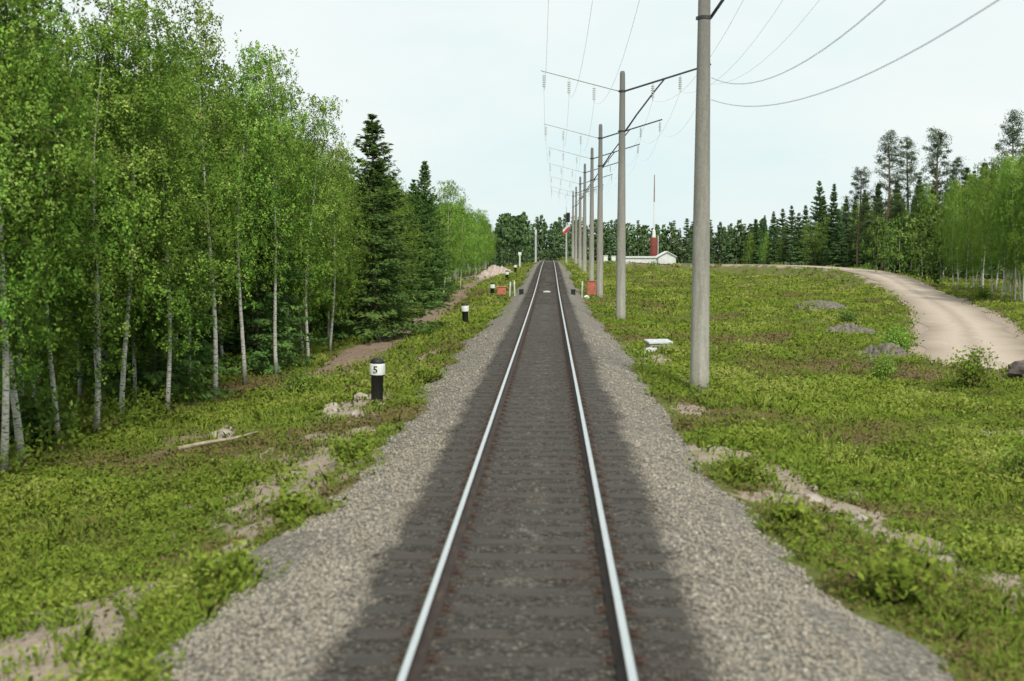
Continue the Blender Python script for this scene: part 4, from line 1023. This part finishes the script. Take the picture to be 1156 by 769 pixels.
# cabinets
def cabinet(x, y, wd, dp, h, legs, m, label, rz=0):
    o = empty('relay_cabinet', at(x, y, -.03), label, 'cabinet', None, rz)
    w = MB(); w.box((0, 0, legs + h / 2), (wd, dp, h), 0, 0, .02); w.build('cabinet_body', m, o)
    w = MB(); w.box((0, -dp / 2 - .012, legs + h / 2), (wd * .84, .02, h * .84), 0, 0, .006); d = w.build('door', m, o)
    w = MB(); w.box((wd * .3, -dp / 2 - .035, legs + h / 2), (.03, .03, .12), 0, 0, .005); w.build('handle', M['dark_steel'], d)
    w = MB(); w.box((0, 0, legs + h + .02), (wd + .1, dp + .1, .04), 0, 0, .01); w.build('lid', m, o)
    for sx in (-1, 1):
        w = MB(); w.box((sx * wd * .38, 0, legs / 2 - .05), (.07, .12, legs + .1)); w.build('leg', M['galv'], o)
    return o
cabinet(-3.15, 80, .62, .45, .55, .28, M['orange'], 'low orange-red cabinet on legs left of the track before the crest')
cabinet(3.05, 79, .62, .45, .95, .25, M['red'], 'upright faded red cabinet on legs right of the track at the third pole')
w = MB(); w.tube([(0, 0, -.2), (0, 0, 1.0)], .055, 10); w.tube([(0, 0, 1.0), (0, 0, 1.06)], [.055, .02], 10); GP = w.mesh('guard_post', M['pale_concrete'])
w = MB(); w.lathe([(.058, .78), (.06, .785), (.06, .92), (.058, .925)], 10); GB = w.mesh('band', M['white'])
for i, (x, y, lab) in enumerate([(-2.62, 80.6, 'left one of two pale guard posts beside the orange-red cabinet'), (-2.28, 81.4, 'right one of two pale guard posts beside the orange-red cabinet'), (2.42, 79.6, 'single pale guard post left of the upright red cabinet')]):
    o = empty('guard_post', at(x, y), lab, 'post', 'pale guard posts', 0); o.rotation_euler = (0, (.06, -.04, .02)[i], 0)
    link('post', GP, o); link('band', GB, o)
def rock(x, y, sx, sy, sz, m, label, name='rock', cat='rock', group=None, seed=0, sub=3, rough=.32, sink=.25):
    import bmesh
    bm = bmesh.new(); bmesh.ops.create_icosphere(bm, subdivisions=sub, radius=1)
    co = np.array([v.co[:] for v in bm.verts])
    nz = 1 + (fbm(co[:, 0] * 1.2 + seed * 3.1 + 9, co[:, 1] * 1.2 + co[:, 2] * 1.7 + 5, seed, 4) - .5) * 2 * rough * 1.6
    co = co * nz[:, None]
    for v, q in zip(bm.verts, co): v.co = (q[0] * sx, q[1] * sy, max(q[2], -.5) * sz)
    me = bpy.data.meshes.new(name); bm.to_mesh(me); bm.free(); me.materials.append(m)
    o = link(name, me); o.location = at(x, y, sz * (1 - 2 * sink) * .5); o.rotation_euler.z = seed * 1.3
    return tag(o, label, cat, group)
rock(2.72, 77.8, .2, .16, .2, M['white'], 'small whitewashed stone at the foot of the upright red cabinet', seed=3)
w = MB(); w.box((0, 0, .12), (.3, .3, .36), 0, 0, .03); w.box((0, 0, .31), (.34, .34, .05), 0, 0, .015); STUB = w.mesh('drain_stub', M['black'])
for x, lab in ((-1.75, 'dark drain stub at the left sleeper ends before the crest'), (1.8, 'dark drain stub at the right sleeper ends before the crest')):
    o = link('drain_stub', STUB); o.location = (x, 79, float(ballast_h(np.array([x]), np.array([79.0]))[0]) + .02); tag(o, lab, 'stub', 'dark drain stubs')
w = MB(); w.box((0, 0, .03), (.5, .42, .09), 0, 0, .02); w.box((0, 0, .085), (.3, .22, .03), 0, 0, .01)
o = w.build('track_plate', M['pale_concrete']); o.location = (0.0, 80, float(rise(80)) - .19); tag(o, 'pale plate lying between the rails before the crest', 'plate')
# white post with head
o = empty('signal_marker', at(-4.2, 168), 'white post with small square head left of the track on the crest', 'marker sign')
w = MB(); w.tube([(0, 0, -.2), (0, 0, 2.0)], .10, 10); w.build('post', M['white'], o)
w = MB(); w.box((0, 0, 2.15), (.46, .12, .46), 0, 0, .02); w.build('sign_head', M['white'], o)
o = empty('signal_mast', at(-2.6, 226), 'pale thin mast beyond the crest left of the track', 'mast')
w = MB(); w.tube([(0, 0, -.2), (0, 0, 6.6)], [.13, .10], 10); w.build('mast_tube', M['galv'], o)
w = MB(); w.box((0, -.1, 5.9), (.4, .2, .9), 0, 0, .03); w.build('lamp_head', M['galv'], o)
w = MB()
for k in range(15): w.tube([(-.2, .16, .4 + k * .34), (.2, .16, .4 + k * .34)], .015, 4)
w.tube([(-.2, .16, 0), (-.2, .16, 5.4)], .02, 4); w.tube([(.2, .16, 0), (.2, .16, 5.4)], .02, 4); w.build('ladder', M['galv'], o)
# railway signal
o = empty('railway_signal', at(2.75, 182), 'tall signal post with black head and slanted red and white board right of the crest', 'railway signal')
w = MB(); w.tube([(0, 0, -.2), (0, 0, 9.2)], [.15, .07], 10); w.build('post', M['pale_concrete'], o)
w = MB(); w.box((.25, -.14, 7.4), (.62, .2, 1.5), 0, 0, .05); h_ = w.build('signal_head', M['black'], o)
for z_ in (6.9, 7.4, 7.9):
    w = MB(); w.tube([(.25, -.25, z_), (.25, -.42, z_ - .02)], .13, 10); w.build('lamp_hood', M['black'], h_)
w = MB(); w.prism([(-.55, 4.55), (.45, 5.55), (.45, 6.05), (-.55, 5.05)], -.24, -.20); w.build('board', M['signal_red'], o)
w = MB(); w.prism([(-.55, 5.06), (.45, 6.06), (.45, 6.5), (-.55, 5.5)], -.24, -.20); w.build('board', M['white'], o)
# shed
o = empty('shed', at(14.2, 220, -.05), 'long low white shed with gabled end block beside the red tank', 'building')
w = MB(); w.box((3.2, 2, 1.05), (6.6, 4, 2.2)); wl_ = w.build('wall', M['wall_white'], o)
w = MB(); w.prism([(-.3, 2.152), (6.5, 2.152), (6.5, 2.45), (-.3, 2.45)], -.25, 4.2); w.build('roof', M['roof_pale'], o)
w = MB(); w.prism([(6.52, 0), (9.8, 0), (9.8, 2.35), (8.16, 3.25), (6.52, 2.35)], -.5, 4.5); w.build('gable_block', M['wall_white'], o)
w = MB(); w.prism([(6.3, 2.27), (8.16, 3.29), (10.02, 2.27), (10.02, 2.39), (8.16, 3.43), (6.3, 2.39)], -.8, 4.8); w.build('roof', M['roof_pale'], o)
w = MB(); w.box((3.2, -.04, .16), (6.6, .07, .42)); w.build('foundation', M['dark_gap'], o)
w = MB(); w.box((8.2, -.52, 1.0), (.9, .06, 1.9)); w.build('door', M['roof_pale'], o)
w = MB(); w.box((0, 0, .9), (.8, .5, 2.0), 0, 0, .05, ); w.box((0, 0, 1.98), (.95, .62, .14), 0, 0, .03); GPL = w.mesh('gate_pillar', M['white'])
for x, lab in ((10.7, 'left one of two white gate pillars beside the long shed'), (12.2, 'right one of two white gate pillars beside the long shed')):
    q = link('gate_pillar', GPL); q.location = at(x, 219); tag(q, lab, 'pillar', 'white gate pillars')
# red tank with mast
o = empty('mast_tower', at(21.3, 236, -.05), 'brown-red cylindrical tank tower with a slim white and red mast on top', 'tower')
w = MB(); w.lathe([(.74, 0), (.74, 6.4), (.66, 6.55), (.3, 6.7)], 20); tk = w.build('tank', M['brickred'], o, False); smooth_angle(tk)
for z_ in (1.6, 3.2, 4.8):
    w = MB(); w.lathe([(.745, z_), (.77, z_ + .02), (.77, z_ + .10), (.745, z_ + .12)], 20); w.build('hoop', M['brickred'], o)
w = MB(); w.lathe([(.40, 6.6), (.30, 8.0), (.15, 8.3)], 12); w.build('collar', M['white'], o)
w = MB(); w.tube([(0, 0, 8.2), (0, 0, 13.8)], [.14, .12], 8); w.build('mast', M['white'], o)
w = MB(); w.tube([(0, 0, 13.8), (0, 0, 16.0), (0, 0, 19.3)], [.13, .12, .08], 8); w.build('mast', M['dull_red'], o)
w = MB(); w.tube([(.9, .5, 0), (.9, .5, 7.0)], .10, 8); w.build('pipe', M['pale_concrete'], o)
# heaps, rocks, branch
def heap(x, y, rx, ry, h, m, label, seed, group=None):
    n = 56
    gx_ = np.linspace(-1.25, 1.25, n); U, W = np.meshgrid(gx_, gx_)
    d = np.hypot(U, W)
    hh = h * np.clip(1 - d ** 1.5, -.3, 1) * (.7 + .6 * fbm(U * 2 + seed, W * 2, seed)) + (fbm(U * 9, W * 9 + seed, seed, 3) - .5) * 1.1 * h
    wx, wy = x + U * rx, y + W * ry
    zz_ = terrain(wx.ravel(), wy.ravel()).reshape(n, n) + np.where(d < 1.0, hh, hh.clip(max=0) - .12) - tz(x, y)
    idx = np.arange(n * n).reshape(n, n)
    F = np.stack([idx[:-1, :-1], idx[:-1, 1:], idx[1:, 1:], idx[1:, :-1]], -1).reshape(-1, 4)
    me = np_mesh('gravel_heap', np.stack([U * rx, W * ry, zz_], -1).reshape(-1, 3), 4, m, None, F)
    o = link('gravel_heap', me); o.location = at(x, y)
    return tag(o, label, 'heap', group)
heap(18.4, 78, 1.9, 3.4, .45, M['grey_stone'], 'farthest of three grey gravel heaps on the grass inside the road bend', 1, 'grey gravel heaps')
heap(14.6, 55.5, 1.25, 2.4, .42, M['grey_stone'], 'middle of three grey gravel heaps on the grass inside the road bend', 2, 'grey gravel heaps')
heap(12.4, 42.5, .95, 1.8, .36, M['grey_stone'], 'nearest of three grey gravel heaps, close to the road end', 4, 'grey gravel heaps')
heap(-7.0, 150, 2.2, 4.0, 1.15, M['sand_heap'], 'pale sandy spoil heap left of the track near the crest', 5)
rock(15.05, 36.0, .6, .6, .46, M['brown_stone'], 'large dark brown rock at the right edge below the road end', 'boulder', 'rock', None, 5)
k = 0
for x, y, s in ((-4.6, 29.0, .16), (-3.7, 26.8, .13), (-4.9, 26.9, .2), (-4.15, 25.6, .12), (-5.2, 28.2, .15), (-3.6, 29.6, .11)):
    k += 1; rock(x, y, s * 1.3, s, s * .8, M['pale_stone'], 'small pale stone lying around the nearest marker post', 'rock', 'rock', 'pale stones around the marker post', k, 2)
for x, y, s in ((3.2, 20.0, .2), (3.5, 18.8, .14), (4.0, 16.4, .22), (4.4, 15.4, .16), (4.2, 17.4, .12), (4.9, 13.6, .18)):
    k += 1; rock(x, y, s * .85, s * .65, s * .4, M['pale_stone'], 'pale stone on the sandy strip along the right ballast', 'rock', 'rock', 'pale stones along the right ballast', k, 2)
for x, y, s in ((-7.2, 25.6, .2), (-6.6, 24.6, .16), (-7.5, 27.0, .15)):
    k += 1; rock(x, y, s * 1.4, s, s * .7, M['pale_stone'], 'pale stone on the brown bare patch near the fallen branch', 'rock', 'rock', 'pale stones near the fallen branch', k, 2)
w = MB(); w.tube([(-.9, 0, .05), (-.3, .05, .09), (.35, -.03, .13), (.95, .04, .2)], [.045, .04, .033, .018], 8); w.tube([(.2, -.02, .12), (.5, .22, .26)], [.02, .007], 5)
o = w.build('fallen_branch', M['dead_wood'], None, True); o.location = at(-6.7, 23.6, .12); o.rotation_euler.z = .75
tag(o, 'bleached bare branch lying on the grass left of the track', 'branch')

# ------------------------------------------------------------------ sky and light
world = bpy.data.worlds.new('World'); bpy.context.scene.world = world; world.use_nodes = True
nt = world.node_tree
bg = nt.nodes['Background']
SUN_EL, SUN_AZ = math.radians(46), math.radians(163)    # azimuth clockwise from +Y
sky = nt.nodes.new('ShaderNodeTexSky'); sky.sky_type = 'NISHITA'; sky.sun_disc = False
sky.sun_elevation = SUN_EL; sky.sun_rotation = SUN_AZ; sky.air_density = 1.0; sky.dust_density = 2.0
tc = nt.nodes.new('ShaderNodeTexCoord')
mp = nt.nodes.new('ShaderNodeMapping'); mp.inputs['Scale'].default_value = (1.0, 1.0, 2.6)
nt.links.new(tc.outputs['Generated'], mp.inputs['Vector'])
cl = noise(nt, mp.outputs[0], 2.1, 6, .55)
clouds = ramp(nt, cl, [(.3, (7.6, 9.25, 9.5)), (.5, (8.9, 9.85, 9.7)), (.7, (10.0, 10.3, 10.1))])
nt.links.new(mix(nt, .93, sky.outputs[0], clouds), bg.inputs['Color'])
bg.inputs['Strength'].default_value = .1
sl_ = bpy.data.lights.new('sun', 'SUN'); sl_.energy = 3.1; sl_.angle = math.radians(8); sl_.color = (1, .95, .86)
so = bpy.data.objects.new('sun', sl_); C.objects.link(so)
dirv = Vector((math.sin(SUN_AZ) * math.cos(SUN_EL), math.cos(SUN_AZ) * math.cos(SUN_EL), math.sin(SUN_EL)))
so.rotation_euler = dirv.to_track_quat('Z', 'Y').to_euler(); so.location = (0, -20, 60)

# ------------------------------------------------------------------ camera
cd = bpy.data.cameras.new('camera'); cd.sensor_width = 36; cd.lens = 40.48
cd.clip_start = .1; cd.clip_end = 9000
co = bpy.data.objects.new('camera', cd); C.objects.link(co)
co.location = (.22, 0, 2.94)
cd.dof.use_dof = True; cd.dof.focus_distance = 55; cd.dof.aperture_fstop = 1.1
co.rotation_euler = (math.radians(90 - 4.51), 0, math.radians(1.895))
sc = bpy.context.scene
sc.camera = co
sc.render.engine = 'CYCLES'
sc.view_settings.view_transform = 'Standard'; sc.view_settings.look = 'None'; sc.view_settings.exposure = 0; sc.view_settings.gamma = 1
sc.cycles.max_bounces = 5; sc.cycles.diffuse_bounces = 3; sc.cycles.transmission_bounces = 3
